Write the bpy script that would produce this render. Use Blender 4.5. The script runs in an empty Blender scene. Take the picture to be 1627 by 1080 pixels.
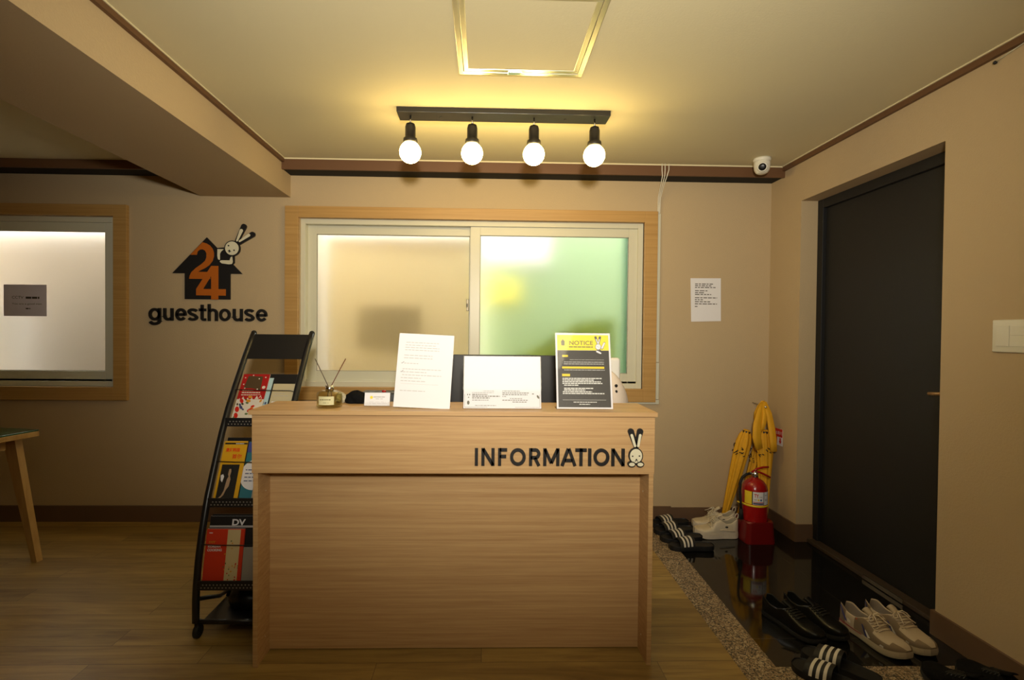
import bpy, bmesh, math, random
from mathutils import Matrix, Vector
random.seed(7)
PI = math.pi
SC = bpy.context.scene
COL = SC.collection

# ---------------------------------------------------------------- camera
F_PX, CX, W_PX = 800.0, 788.59, 1627.0
yaw, pitch, roll = 0.0239415, 0.0140285, 0.0095332
def cam_axes():
    cy, sy, cp, sp, cr, sr = (math.cos(yaw), math.sin(yaw), math.cos(pitch), math.sin(pitch), math.cos(roll), math.sin(roll))
    B = Matrix(((1, 0, 0), (0, 0, -1), (0, 1, 0)))
    Ry = Matrix(((cy, -sy, 0), (sy, cy, 0), (0, 0, 1)))
    Rp = Matrix(((1, 0, 0), (0, cp, -sp), (0, sp, cp)))
    Rr = Matrix(((cr, -sr, 0), (sr, cr, 0), (0, 0, 1)))
    return Rr @ Rp @ B @ Ry
A = cam_axes()
cd = bpy.data.cameras.new('camera')
cam = bpy.data.objects.new('camera', cd); COL.objects.link(cam)
cd.sensor_width = 36; cd.lens = F_PX / W_PX * 36; cd.shift_x = (W_PX / 2 - CX) / W_PX
cd.clip_start = 0.05
R3 = Matrix((A[0], -A[1], -A[2])).transposed()
cam.matrix_world = Matrix.Translation((0, 0, 1.29)) @ R3.to_4x4()
SC.camera = cam

# ---------------------------------------------------------------- light and exposure
SC.view_settings.view_transform = 'Standard'; SC.view_settings.look = 'None'
SC.view_settings.gamma = 1; SC.view_settings.use_curve_mapping = False
SC.view_settings.exposure = 0.5
SC.cycles.transparent_max_bounces = 32
world = bpy.data.worlds.new('daylight'); SC.world = world; world.use_nodes = True
wb = world.node_tree.nodes['Background']; wb.inputs[0].default_value = (1.0, 0.98, 0.92, 1); wb.inputs[1].default_value = 4.4
def area(name, loc, rot, sx, sy, power, color):
    l = bpy.data.lights.new(name, 'AREA'); l.shape = 'RECTANGLE'; l.size = sx; l.size_y = sy; l.energy = power; l.color = color
    o = bpy.data.objects.new(name, l); COL.objects.link(o); o.location = loc; o.rotation_euler = rot
    return o
area('room_ceiling_lamp', (0.25, -0.55, 2.37), (0, 0, 0), 1.1, 0.9, 8, (1.0, 0.86, 0.62))
fl = bpy.data.lights.new('camera_flash', 'SPOT'); fl.energy = 235; fl.color = (1.0, 0.93, 0.79); fl.spot_size = math.radians(101); fl.spot_blend = 1.0; fl.shadow_soft_size = 0.09
flo = bpy.data.objects.new('camera_flash', fl); COL.objects.link(flo); flo.location = (0.05, -0.30, 1.66); flo.rotation_euler = (math.radians(102), 0, math.radians(-2))
BULB = 30.0
BULB_COL = (1.0, 0.72, 0.26)

# ---------------------------------------------------------------- materials
MATS = {}
def nodes(name):
    m = bpy.data.materials.new(name); m.use_nodes = True
    nt = m.node_tree; return m, nt, nt.nodes, nt.links, nt.nodes['Principled BSDF']
def mat(name, c, rough=0.5, metal=0.0, var=0.06, scale=8, bump=0.0, bscale=60, spec=0.5, coat=0, trans=0, ior=1.45):
    if name in MATS: return MATS[name]
    m, nt, N, L, b = nodes(name)
    b.inputs['Roughness'].default_value = rough; b.inputs['Metallic'].default_value = metal
    b.inputs['Specular IOR Level'].default_value = spec; b.inputs['IOR'].default_value = ior
    b.inputs['Coat Weight'].default_value = coat; b.inputs['Transmission Weight'].default_value = trans
    tc = N.new('ShaderNodeTexCoord'); n = N.new('ShaderNodeTexNoise'); n.inputs['Scale'].default_value = scale; n.inputs['Detail'].default_value = 3
    L.new(tc.outputs['Object'], n.inputs['Vector'])
    mx = N.new('ShaderNodeMix'); mx.data_type = 'RGBA'
    mx.inputs['A'].default_value = (*[max(0, x * (1 - var)) for x in c], 1); mx.inputs['B'].default_value = (*[min(1, x * (1 + var)) for x in c], 1)
    L.new(n.outputs['Fac'], mx.inputs['Factor']); L.new(mx.outputs['Result'], b.inputs['Base Color'])
    if bump:
        n2 = N.new('ShaderNodeTexNoise'); n2.inputs['Scale'].default_value = bscale; n2.inputs['Detail'].default_value = 4
        bp = N.new('ShaderNodeBump'); bp.inputs['Strength'].default_value = bump; bp.inputs['Distance'].default_value = 0.004
        L.new(tc.outputs['Object'], n2.inputs['Vector']); L.new(n2.outputs['Fac'], bp.inputs['Height']); L.new(bp.outputs['Normal'], b.inputs['Normal'])
    MATS[name] = m; return m
def wood(name, c1, c2, sc=(1.4, 14, 85), rough=0.45, bump=0.05, line=0.5):
    m, nt, N, L, b = nodes(name); b.inputs['Roughness'].default_value = rough
    tc = N.new('ShaderNodeTexCoord'); mp = N.new('ShaderNodeMapping'); mp.inputs['Scale'].default_value = sc
    L.new(tc.outputs['Object'], mp.inputs['Vector'])
    n = N.new('ShaderNodeTexNoise'); n.inputs['Scale'].default_value = 1; n.inputs['Detail'].default_value = 6; n.inputs['Roughness'].default_value = 0.6; n.inputs['Distortion'].default_value = 0.4
    L.new(mp.outputs['Vector'], n.inputs['Vector'])
    n3 = N.new('ShaderNodeTexNoise'); n3.inputs['Scale'].default_value = 5; n3.inputs['Detail'].default_value = 3
    L.new(mp.outputs['Vector'], n3.inputs['Vector'])
    ad = N.new('ShaderNodeMath'); ad.operation = 'MULTIPLY_ADD'; ad.inputs[1].default_value = line; ad.inputs[2].default_value = 0
    L.new(n3.outputs['Fac'], ad.inputs[0])
    a2 = N.new('ShaderNodeMath'); a2.operation = 'ADD'; L.new(n.outputs['Fac'], a2.inputs[0]); L.new(ad.outputs[0], a2.inputs[1])
    r = N.new('ShaderNodeValToRGB'); r.color_ramp.elements[0].position = 0.35 + line * 0.4; r.color_ramp.elements[1].position = 0.68 + line * 0.55
    r.color_ramp.elements[0].color = (*c1, 1); r.color_ramp.elements[1].color = (*c2, 1)
    L.new(a2.outputs[0], r.inputs['Fac']); L.new(r.outputs['Color'], b.inputs['Base Color'])
    bp = N.new('ShaderNodeBump'); bp.inputs['Strength'].default_value = bump; bp.inputs['Distance'].default_value = 0.002
    L.new(n.outputs['Fac'], bp.inputs['Height']); L.new(bp.outputs['Normal'], b.inputs['Normal'])
    MATS[name] = m; return m
def floor_mat():
    m, nt, N, L, b = nodes('plank floor'); b.inputs['Roughness'].default_value = 0.42
    tc = N.new('ShaderNodeTexCoord')
    br = N.new('ShaderNodeTexBrick'); br.inputs['Scale'].default_value = 1; br.inputs['Brick Width'].default_value = 1.1; br.inputs['Row Height'].default_value = 0.115
    br.inputs['Mortar Size'].default_value = 0.0012; br.inputs['Bias'].default_value = 0; br.offset = 0.37
    br.inputs['Color1'].default_value = (0.0, 0, 0, 1); br.inputs['Color2'].default_value = (1, 1, 1, 1); br.inputs['Mortar'].default_value = (0.5, 0.5, 0.5, 1)
    L.new(tc.outputs['Object'], br.inputs['Vector'])
    mp = N.new('ShaderNodeMapping'); mp.inputs['Scale'].default_value = (1.6, 17, 1); L.new(tc.outputs['Object'], mp.inputs['Vector'])
    n = N.new('ShaderNodeTexNoise'); n.inputs['Scale'].default_value = 1; n.inputs['Detail'].default_value = 7; n.inputs['Roughness'].default_value = 0.62; n.inputs['Distortion'].default_value = 1.2
    n.noise_dimensions = '4D'; sw = N.new('ShaderNodeMath'); sw.operation = 'MULTIPLY'; sw.inputs[1].default_value = 7
    L.new(br.outputs['Color'], sw.inputs[0]); L.new(sw.outputs[0], n.inputs['W']); L.new(mp.outputs['Vector'], n.inputs['Vector'])
    r = N.new('ShaderNodeValToRGB'); e = r.color_ramp.elements
    e[0].position = 0.3; e[0].color = (0.21, 0.12, 0.030, 1); e[1].position = 0.72; e[1].color = (0.49, 0.32, 0.088, 1)
    L.new(n.outputs['Fac'], r.inputs['Fac'])
    mx = N.new('ShaderNodeMix'); mx.data_type = 'RGBA'; mx.blend_type = 'MULTIPLY'; mx.inputs['Factor'].default_value = 0.3
    L.new(r.outputs['Color'], mx.inputs['A']); L.new(br.outputs['Color'], mx.inputs['B'])
    mo = N.new('ShaderNodeMix'); mo.data_type = 'RGBA'; mo.inputs['B'].default_value = (0.12, 0.065, 0.025, 1)
    L.new(br.outputs['Fac'], mo.inputs['Factor']); L.new(mx.outputs['Result'], mo.inputs['A']); L.new(mo.outputs['Result'], b.inputs['Base Color'])
    return m
def granite_mat():
    m, nt, N, L, b = nodes('speckled granite'); b.inputs['Roughness'].default_value = 0.45
    tc = N.new('ShaderNodeTexCoord'); v = N.new('ShaderNodeTexVoronoi'); v.inputs['Scale'].default_value = 190
    L.new(tc.outputs['Object'], v.inputs['Vector'])
    r = N.new('ShaderNodeValToRGB'); r.color_ramp.interpolation = 'CONSTANT'; e = r.color_ramp.elements
    e[0].color = (0.035, 0.028, 0.02, 1); e[1].position = 0.28; e[1].color = (0.30, 0.21, 0.12, 1)
    q = e.new(0.6); q.color = (0.19, 0.125, 0.065, 1); q = e.new(0.82); q.color = (0.47, 0.38, 0.25, 1)
    s = N.new('ShaderNodeSeparateColor'); L.new(v.outputs['Color'], s.inputs['Color']); L.new(s.outputs[0], r.inputs['Fac']); L.new(r.outputs['Color'], b.inputs['Base Color'])
    return m
def tile_mat():
    m, nt, N, L, b = nodes('polished black tile'); b.inputs['Roughness'].default_value = 0.07; b.inputs['Specular IOR Level'].default_value = 0.5
    tc = N.new('ShaderNodeTexCoord'); mp = N.new('ShaderNodeMapping'); mp.inputs['Location'].default_value = (-1.745 + 0.6, -2.70 + 0.6, 0)
    L.new(tc.outputs['Object'], mp.inputs['Vector'])
    br = N.new('ShaderNodeTexBrick'); br.offset = 0; br.inputs['Scale'].default_value = 1; br.inputs['Brick Width'].default_value = 0.6; br.inputs['Row Height'].default_value = 0.6; br.inputs['Mortar Size'].default_value = 0.0015
    br.inputs['Color1'].default_value = (0.006, 0.006, 0.006, 1); br.inputs['Color2'].default_value = (0.009, 0.008, 0.008, 1); br.inputs['Mortar'].default_value = (0.05, 0.045, 0.04, 1)
    L.new(mp.outputs['Vector'], br.inputs['Vector']); L.new(br.outputs['Color'], b.inputs['Base Color'])
    return m
def emit(name, c, s):
    m, nt, N, L, b = nodes(name); N.remove(b); e = N.new('ShaderNodeEmission'); e.inputs[0].default_value = (*c, 1); e.inputs[1].default_value = s
    L.new(e.outputs[0], N['Material Output'].inputs[0]); MATS[name] = m; return m
def frosted():
    m, nt, N, L, b = nodes('frosted glass'); b.inputs['Base Color'].default_value = (0.97, 0.98, 0.97, 1)
    b.inputs['Transmission Weight'].default_value = 1; b.inputs['IOR'].default_value = 1.18
    tc = N.new('ShaderNodeTexCoord'); n = N.new('ShaderNodeTexNoise'); n.inputs['Scale'].default_value = 300
    mr = N.new('ShaderNodeMapRange'); mr.inputs['To Min'].default_value = 0.48; mr.inputs['To Max'].default_value = 0.58
    L.new(tc.outputs['Object'], n.inputs['Vector']); L.new(n.outputs['Fac'], mr.inputs['Value']); L.new(mr.outputs[0], b.inputs['Roughness'])
    return m
def clear(name, c=(1, 1, 1), rough=0.02, ior=1.45):
    m, nt, N, L, b = nodes(name)
    N.remove(b); t = N.new('ShaderNodeBsdfTransparent'); t.inputs[0].default_value = (*c, 1)
    g = N.new('ShaderNodeBsdfGlossy'); g.inputs['Roughness'].default_value = rough; lw = N.new('ShaderNodeLayerWeight'); lw.inputs['Blend'].default_value = .5; pw = N.new('ShaderNodeMath'); pw.operation = 'POWER'; pw.inputs[1].default_value = 4; f = N.new('ShaderNodeMath'); f.operation = 'MULTIPLY_ADD'; f.inputs[1].default_value = .6; f.inputs[2].default_value = (ior - 1) ** 2 / (ior + 1) ** 2 + .008; L.new(lw.outputs['Facing'], pw.inputs[0]); L.new(pw.outputs[0], f.inputs[0])
    mx = N.new('ShaderNodeMixShader'); L.new(f.outputs[0], mx.inputs[0]); L.new(t.outputs[0], mx.inputs[1]); L.new(g.outputs[0], mx.inputs[2]); L.new(mx.outputs[0], N['Material Output'].inputs[0])
    return m
M_wall = mat('beige wallpaper', (0.485, 0.37, 0.222), 0.75, var=0.03, scale=2, bump=0.25, bscale=130, spec=0.3)
M_ceil = mat('cream ceiling paper', (0.68, 0.615, 0.405), 0.7, var=0.02, scale=2, bump=0.12, bscale=120, spec=0.25)
M_brown = mat('brown trim', (0.13, 0.062, 0.027), 0.5)
M_base = mat('brown baseboard', (0.135, 0.078, 0.045), 0.45)
M_black = mat('black plastic', (0.012, 0.011, 0.011), 0.45)
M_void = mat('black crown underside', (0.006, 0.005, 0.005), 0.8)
M_blackm = mat('black painted metal', (0.012, 0.012, 0.013), 0.32, spec=0.6)
M_door = mat('charcoal door paint', (0.009, 0.009, 0.0095), 0.6, bump=0.1, bscale=200)
M_oak = wood('oak laminate', (0.45, 0.262, 0.112), (0.60, 0.39, 0.18))
M_case = wood('honey wood casing', (0.40, 0.225, 0.065), (0.50, 0.30, 0.10), line=0.2)
M_pine = wood('pine wood', (0.42, 0.25, 0.09), (0.55, 0.36, 0.15), sc=(14, 14, 1.5))
M_white = mat('white plastic', (0.72, 0.70, 0.60), 0.4)
M_pvc = mat('ivory window plastic', (0.62, 0.60, 0.47), 0.35, var=0.02)
M_chrome = mat('chrome', (0.75, 0.75, 0.75), 0.15, metal=1)
M_silver = mat('satin aluminium', (0.55, 0.51, 0.36), 0.30, metal=0.7)
M_paper = mat('white paper', (0.76, 0.75, 0.78), 0.6, var=0.01)
M_ink = mat('black ink', (0.012, 0.012, 0.012), 0.5)
M_gink = mat('grey ink', (0.42, 0.40, 0.40), 0.6)
M_orange = mat('orange acrylic', (0.46, 0.12, 0.012), 0.4)
M_cream = mat('cream acrylic', (0.72, 0.68, 0.50), 0.4)
M_yellow = mat('yellow fabric', (0.72, 0.37, 0.012), 0.7, var=0.12, scale=14, bump=0.4, bscale=25)
M_red = mat('red enamel', (0.34, 0.006, 0.006), 0.22, spec=0.6, coat=0.3)
M_redp = mat('red plastic', (0.16, 0.006, 0.006), 0.3)
M_yel = mat('yellow print', (0.85, 0.62, 0.03), 0.5)
M_rubber = mat('black rubber', (0.01, 0.01, 0.01), 0.7)
M_gloss = mat('glossy black leather', (0.006, 0.006, 0.006), 0.3, spec=0.3)
M_softb = mat('black fabric', (0.005, 0.005, 0.0055), 0.9, spec=0.15, bump=0.4, bscale=90)
M_frost = frosted()
M_acryl = clear('clear acrylic')
M_shine = clear('glossy laminate', ior=1.38, rough=0.04)

# ---------------------------------------------------------------- geometry builder
ORG = {}
class G:
    def __init__(s): s.v = []; s.f = []; s.m = []; s.s = []
    def add(s, vs, fs, mi=0, sm=False, M=None):
        o = len(s.v)
        s.v += [(M @ Vector(v)) if M is not None else Vector(v) for v in vs]
        for f in fs: s.f.append([o + i for i in f]); s.m.append(mi); s.s.append(sm)
        return s
    def box(s, x0, x1, y0, y1, z0, z1, mi=0, bev=0, M=None, seg=2):
        b = bmesh.new(); bmesh.ops.create_cube(b, size=1)
        for v in b.verts: v.co = ((x0 + x1) / 2 + v.co.x * (x1 - x0), (y0 + y1) / 2 + v.co.y * (y1 - y0), (z0 + z1) / 2 + v.co.z * (z1 - z0))
        if bev: bmesh.ops.bevel(b, geom=b.edges[:], offset=bev, segments=seg, profile=0.5, affect='EDGES')
        b.verts.index_update()
        s.add([v.co.copy() for v in b.verts], [[v.index for v in f.verts] for f in b.faces], mi, bev > 0 and seg > 2, M); b.free(); return s
    def prism(s, pts, y0, y1, mi=0, M=None, axis='y'):
        n = len(pts); m = (lambda a, b, d: (a, d, b)) if axis == 'y' else ((lambda a, b, d: (a, b, d)) if axis == 'z' else (lambda a, b, d: (d, a, b)))
        vs = [m(a, b, y0) for a, b in pts] + [m(a, b, y1) for a, b in pts]
        fs = [list(range(n)), list(range(2 * n - 1, n - 1, -1))] + [[i, n + i, n + (i + 1) % n, (i + 1) % n] for i in range(n)]
        return s.add(vs, fs, mi, False, M)
    def tube(s, path, r, n=10, mi=0, M=None, caps=True, flat=1.0):
        P = [Vector(p) for p in path]; rs = r if isinstance(r, (list, tuple)) else [r] * len(P); vs = []; fs = []
        up = None
        for i, p in enumerate(P):
            t = (P[min(i + 1, len(P) - 1)] - P[max(i - 1, 0)]).normalized()
            if up is None: up = Vector((0, 0, 1)) if abs(t.z) < 0.9 else Vector((1, 0, 0))
            a = t.cross(up).normalized(); b = a.cross(t).normalized(); up = b
            for k in range(n):
                th = 2 * PI * k / n; vs.append(p + a * math.cos(th) * rs[i] + b * math.sin(th) * rs[i] * flat)
        for i in range(len(P) - 1):
            for k in range(n): fs.append([i * n + k, i * n + (k + 1) % n, (i + 1) * n + (k + 1) % n, (i + 1) * n + k])
        if caps: fs.append(list(range(n))[::-1]); fs.append([(len(P) - 1) * n + k for k in range(n)])
        return s.add(vs, fs, mi, True, M)
    def lathe(s, prof, n=32, c=(0, 0, 0), mi=0, M=None, fold=None, sm=True):
        vs = []; fs = []
        for (r, z) in prof:
            for k in range(n):
                th = 2 * PI * k / n; rr = r * (fold(th, z) if fold else 1)
                vs.append((c[0] + rr * math.cos(th), c[1] + rr * math.sin(th), c[2] + z))
        for i in range(len(prof) - 1):
            for k in range(n): fs.append([i * n + k, i * n + (k + 1) % n, (i + 1) * n + (k + 1) % n, (i + 1) * n + k])
        fs.append(list(range(n))[::-1]); fs.append([(len(prof) - 1) * n + k for k in range(n)])
        return s.add(vs, fs, mi, sm, M)
    def ball(s, c, r, n=24, mi=0, M=None, sc=(1, 1, 1)):
        prof = [(max(1e-4, r * math.sin(PI * i / n)), -r * math.cos(PI * i / n)) for i in range(n + 1)]
        T = Matrix.Translation(c) @ Matrix.Diagonal((*sc, 1)); T = (M @ T) if M is not None else T
        return s.lathe(prof, n * 2 if n < 20 else 32, mi=mi, M=T)
    def loft(s, rings, mi=0, M=None, closed=True, caps=True, sm=True):
        n = len(rings[0]); vs = [p for r in rings for p in r]; fs = []
        for i in range(len(rings) - 1):
            for k in range(n if closed else n - 1): fs.append([i * n + k, i * n + (k + 1) % n, (i + 1) * n + (k + 1) % n, (i + 1) * n + k])
        if caps and closed: fs.append(list(range(n))[::-1]); fs.append([(len(rings) - 1) * n + k for k in range(n)])
        return s.add(vs, fs, mi, sm, M)
    def build(s, name, mats, parent=None, mods=None):
        org = ORG.get(parent.as_pointer(), Vector()) if parent else Vector()
        me = bpy.data.meshes.new(name); me.from_pydata([v - org for v in s.v], [], s.f)
        if not isinstance(mats, (list, tuple)): mats = [mats]
        for m in mats: me.materials.append(m)
        me.polygons.foreach_set('material_index', s.m); me.polygons.foreach_set('use_smooth', s.s); me.update()
        b = bmesh.new(); b.from_mesh(me); bmesh.ops.recalc_face_normals(b, faces=b.faces); b.to_mesh(me); b.free()
        o = bpy.data.objects.new(name, me); COL.objects.link(o)
        if parent: o.parent = parent
        ORG[o.as_pointer()] = org
        if mods: o.modifiers.new('sub', 'SUBSURF').levels = mods; o.modifiers['sub'].render_levels = mods
        return o
KEEP = []
def tag(o, label, cat, group=None):
    o['label'] = label; o['category'] = cat
    if group: o['group'] = group
    return o
def thing(name, label, cat, loc=(0, 0, 0), rot=(0, 0, 0), group=None, local=False):
    o = bpy.data.objects.new(name, None); COL.objects.link(o); o.location = loc; o.rotation_euler = rot; o.empty_display_size = 0.05
    tag(o, label, cat, group); ORG[o.as_pointer()] = Vector() if local else Vector(loc); return o
def solo(g, name, mats, label, cat, loc, group=None, mods=None):
    o = g.build(name, mats, None, mods)
    L = Vector(loc); o.data.transform(Matrix.Translation(-L)); o.location = L
    return tag(o, label, cat, group)
def struct(g, name, mats):
    o = g.build(name, mats); o['kind'] = 'structure'; return o
def text_geo(txt, x0, x1, z0, z1, y, th, bold=0.0, mi=0, g=None, M=None, shear=0.0, sp=1.0):
    cu = bpy.data.curves.new('t', 'FONT'); cu.body = txt; cu.offset = bold; cu.resolution_u = 6; cu.shear = shear; cu.space_character = sp
    ob = bpy.data.objects.new('t', cu); COL.objects.link(ob); bpy.context.view_layer.update()
    me = bpy.data.meshes.new_from_object(ob.evaluated_get(bpy.context.evaluated_depsgraph_get()))
    vs = [v.co.copy() for v in me.vertices]; fs = [list(p.vertices) for p in me.polygons]
    bpy.data.objects.remove(ob); bpy.data.curves.remove(cu)
    g = g or G()
    if not vs: return g
    a0 = min(v.x for v in vs); a1 = max(v.x for v in vs); b0 = min(v.y for v in vs); b1 = max(v.y for v in vs)
    P = [(x0 + (v.x - a0) / (a1 - a0) * (x1 - x0), z0 + (v.y - b0) / (b1 - b0) * (z1 - z0)) for v in vs]
    n = len(P); V = [(x, y, z) for x, z in P]
    if th > 0:
        V += [(x, y + th, z) for x, z in P]
        ec = {}
        for f in fs:
            for i in range(len(f)):
                e = (f[i], f[(i + 1) % len(f)]); ec[e] = ec.get(e, 0) + 1
        side = [[a, b, n + b, n + a] for (a, b) in ec if (b, a) not in ec]
        fs = fs + [[n + i for i in f[::-1]] for f in fs] + side
    bpy.data.meshes.remove(me)
    return g.add(V, fs, mi, False, M)
def stroke(g, pts, w, y0, y1, mi=0):
    P = [Vector(p) for p in pts]; n = len(P); Lf = []; Rt = []
    for i, p in enumerate(P):
        d0 = (P[i] - P[i - 1]).normalized() if i else (P[1] - P[0]).normalized()
        d1 = (P[i + 1] - P[i]).normalized() if i < n - 1 else d0
        n0 = Vector((-d0.y, d0.x)); n1 = Vector((-d1.y, d1.x)); m = (n0 + n1).normalized(); k = w / 2 / max(.45, m.dot(n0))
        Lf.append(p + m * k); Rt.append(p - m * k)
    vs = [(q.x, y, q.y) for y in (y0, y1) for q in Lf + Rt]; fs = []; N2 = 2 * n
    for i in range(n - 1):
        fs += [[i, i + 1, n + i + 1, n + i], [N2 + i, N2 + n + i, N2 + n + i + 1, N2 + i + 1], [i, N2 + i, N2 + i + 1, i + 1], [n + i, n + i + 1, N2 + n + i + 1, N2 + n + i]]
    fs += [[0, n, N2 + n, N2], [n - 1, N2 + n - 1, N2 + 2 * n - 1, 2 * n - 1]]
    return g.add(vs, fs, mi)
def arc(cx, cy, rx, ry, a0, a1, n=18):
    return [(cx + rx * math.cos(math.radians(a0 + (a1 - a0) * i / n)), cy + ry * math.sin(math.radians(a0 + (a1 - a0) * i / n))) for i in range(n + 1)]
# letters as centre lines; x and y run 0..1 over the letter's own box, h = half stroke as a share of the box
def glyph(ch, hx, hy):
    l, r, b, t = hx, 1 - hx, hy, 1 - hy; cx, cy = .5, .5; rx, ry = .5 - hx, .5 - hy
    if ch == 'I': return [[(.5, 0), (.5, 1)]]
    if ch == 'N': return [[(l, 0), (l, 1)], [(r, 0), (r, 1)], [(l, .97), (r, .03)]]
    if ch == 'F': return [[(l, 0), (l, 1)], [(l, t), (1, t)], [(l, .53), (.9, .53)]]
    if ch in 'Oo': return [arc(cx, cy, rx, ry, 0, 360, 40)]
    if ch == 'R': return [[(l, 0), (l, 1)], [(l, t)] + arc(.55, .5 * (t + .47), r - .55 - .02, .5 * (t - .47), 90, -90) + [(l, .47)], [(.5, .47), (r, 0)]]
    if ch == 'M': return [[(l, 0), (l, 1)], [(r, 0), (r, 1)], [(l, .97), (.5, .15)], [(.5, .15), (r, .97)]]
    if ch == 'A': return [[(l * .7, 0), (.5 - .02, .985)], [(.5 + .02, .985), (1 - l * .7, 0)], [(.24, .31), (.76, .31)]]
    if ch == 'T': return [[(0, t), (1, t)], [(.5, 0), (.5, 1)]]
    if ch == 'u': return [[(l, 1), (l, .36)] + arc(.5, .36, rx, .36 - b, 180, 320, 12), [(r, 1), (r, 0)]]
    if ch == 'h': return [[(l, 0), (l, 1.36)], arc(.5, .64, rx, t - .64, 150, 0, 12) + [(r, 0)]]
    if ch == 'e': return [[(l, .5), (r, .5)], [(r, .42)] + arc(cx, cy, rx, ry, 0, 322, 34)]
    if ch == 's': return [arc(.5, .735, rx, t - .735, 15, 200, 16) + [(.32, .56), (.66, .46)] + arc(.5, .265, rx, .265 - b, 20, -165, 16)]
    if ch == 't': return [[(.45, 1.30), (.45, .25)] + arc(.75, .22, .30, .22 - b, 180, 270, 8) + [(1.0, b)], [(0, t), (1, t)]]
    if ch == 'g': return [arc(.5, .5, rx, ry, 0, 360, 36), [(r, 1), (r, -.02)] + arc(.5, -.02, rx, .24, 0, -165, 16)]
def lettering(items, z0, z1, w, y0, y1):
    g = G(); H_ = z1 - z0
    for ch, a, b in items:
        W_ = b - a
        for st_ in glyph(ch, w / 2 / W_, w / 2 / H_): stroke(g, [(a + x * W_, z0 + z * H_) for x, z in st_], w, y0, y1)
    return g
def words(g, u0, u1, v, h, y, mi=0, M=None, fill=1.0, wmin=0.006, wmax=0.02, gap=0.004, th=0.0002):
    x = u0; end = u0 + (u1 - u0) * fill
    while x < end:
        w = min(random.uniform(wmin, wmax), end - x)
        if w > 0.002: g.box(x, x + w, y - th, y, v, v + h, mi, M=M)
        x += w + gap
def ell(cx, cy, rx, ry, rot=0, n=36):
    c, s_ = math.cos(rot), math.sin(rot)
    return [(cx + rx * math.cos(t) * c - ry * math.sin(t) * s_, cy + rx * math.cos(t) * s_ + ry * math.sin(t) * c) for t in [2 * PI * i / n for i in range(n)]]

# ================================================================ SETTING
YW = 3.43; XR = 1.965; ZC = 2.40; ZL = 2.365
g = G().prism([(-4.6, -3.5), (2.4, -3.5), (2.4, 1.77), (0.998, 1.77), (1.035, 3.63), (-4.6, 3.63)], -0.1, 0, axis='z')
struct(g, 'floor', floor_mat())
g = G().prism([(1.147, 1.915), (2.15, 1.915), (2.15, 3.63), (1.20, 3.63)], -0.1, -0.001, axis='z')
struct(g, 'floor', tile_mat())
g = G().prism([(0.998, 1.77), (2.15, 1.77), (2.15, 1.915), (1.147, 1.915), (1.20, 3.63), (1.035, 3.63)], -0.1, 0.001, axis='z')
struct(g, 'trim_1', granite_mat())
# back wall with two window openings
WL = (-3.9, -2.47, 0.905, 2.045); WM = (-1.245, 1.085, 0.905, 2.055)
g = G()
def wallseg(x0, x1, z0, z1): g.box(x0, x1, YW, YW + 0.2, z0, z1)
wallseg(-4.6, WL[0], 0, 2.6); wallseg(WL[0], WL[1], 0, WL[2]); wallseg(WL[0], WL[1], WL[3], 2.6)
wallseg(WL[1], WM[0], 0, 2.6); wallseg(WM[0], WM[1], 0, WM[2]); wallseg(WM[0], WM[1], WM[3], 2.6); wallseg(WM[1], 2.4, 0, 2.6)
struct(g, 'wall_back', M_wall)
g = G().box(XR, 2.4, 3.1, YW, 0, 2.6).box(XR, 2.4, -3.5, 2.12, 0, 2.6).box(XR, 2.4, 2.12, 3.1, 2.13, 2.6).box(2.14, 2.4, 2.12, 3.1, 0, 2.13)
struct(g, 'wall_right', M_wall)
struct(G().box(-4.7, -4.6, -3.5, 3.63, 0, 2.6), 'wall_left', M_wall)
struct(G().box(-4.6, 2.4, -3.6, -3.5, 0, 2.6), 'wall_front', M_wall)
struct(G().box(-1.4, XR + 0.02, -3.5, YW + 0.2, ZC, 2.62), 'ceiling', M_ceil)
struct(G().box(-4.6, -1.85, -3.5, YW + 0.2, ZL, 2.62), 'ceiling', M_ceil)
struct(G().box(-1.905, -1.31, -3.5, YW, 2.187, 2.5), 'trim_2', M_wall)      # ceiling beam
# crown boxes in front of the back wall
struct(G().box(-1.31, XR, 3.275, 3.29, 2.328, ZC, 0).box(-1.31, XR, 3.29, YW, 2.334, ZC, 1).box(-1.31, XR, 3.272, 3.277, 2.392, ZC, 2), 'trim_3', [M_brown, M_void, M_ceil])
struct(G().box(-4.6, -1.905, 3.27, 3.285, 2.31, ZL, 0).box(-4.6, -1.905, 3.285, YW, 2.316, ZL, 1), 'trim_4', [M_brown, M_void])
struct(G().box(-1.31, -1.292, -3.5, 3.275, 2.372, 2.396, 0).box(-1.31, -1.288, -3.5, 3.275, 2.394, ZC, 1), 'trim_5', [M_brown, M_ceil])
struct(G().box(XR - 0.018, XR, -3.5, 3.275, 2.368, 2.396, 0).box(XR - 0.024, XR, -3.5, 3.275, 2.394, ZC, 1), 'trim_6', [M_brown, M_ceil])
struct(G().box(-4.6, 1.295, YW - 0.014, YW, 0, 0.107).box(1.295, XR, YW - 0.010, YW, 0, 0.099), 'baseboard_back', M_base)
struct(G().box(XR - 0.012, XR, 3.1, YW - 0.01, 0, 0.108).box(XR - 0.012, 2.068, 3.088, 3.1, 0, 0.108).box(XR - 0.012, XR, -3.5, 2.12, 0, 0.105).box(XR - 0.012, XR + 0.05, 2.12, 2.132, 0, 0.105), 'baseboard_right', M_base)

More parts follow.
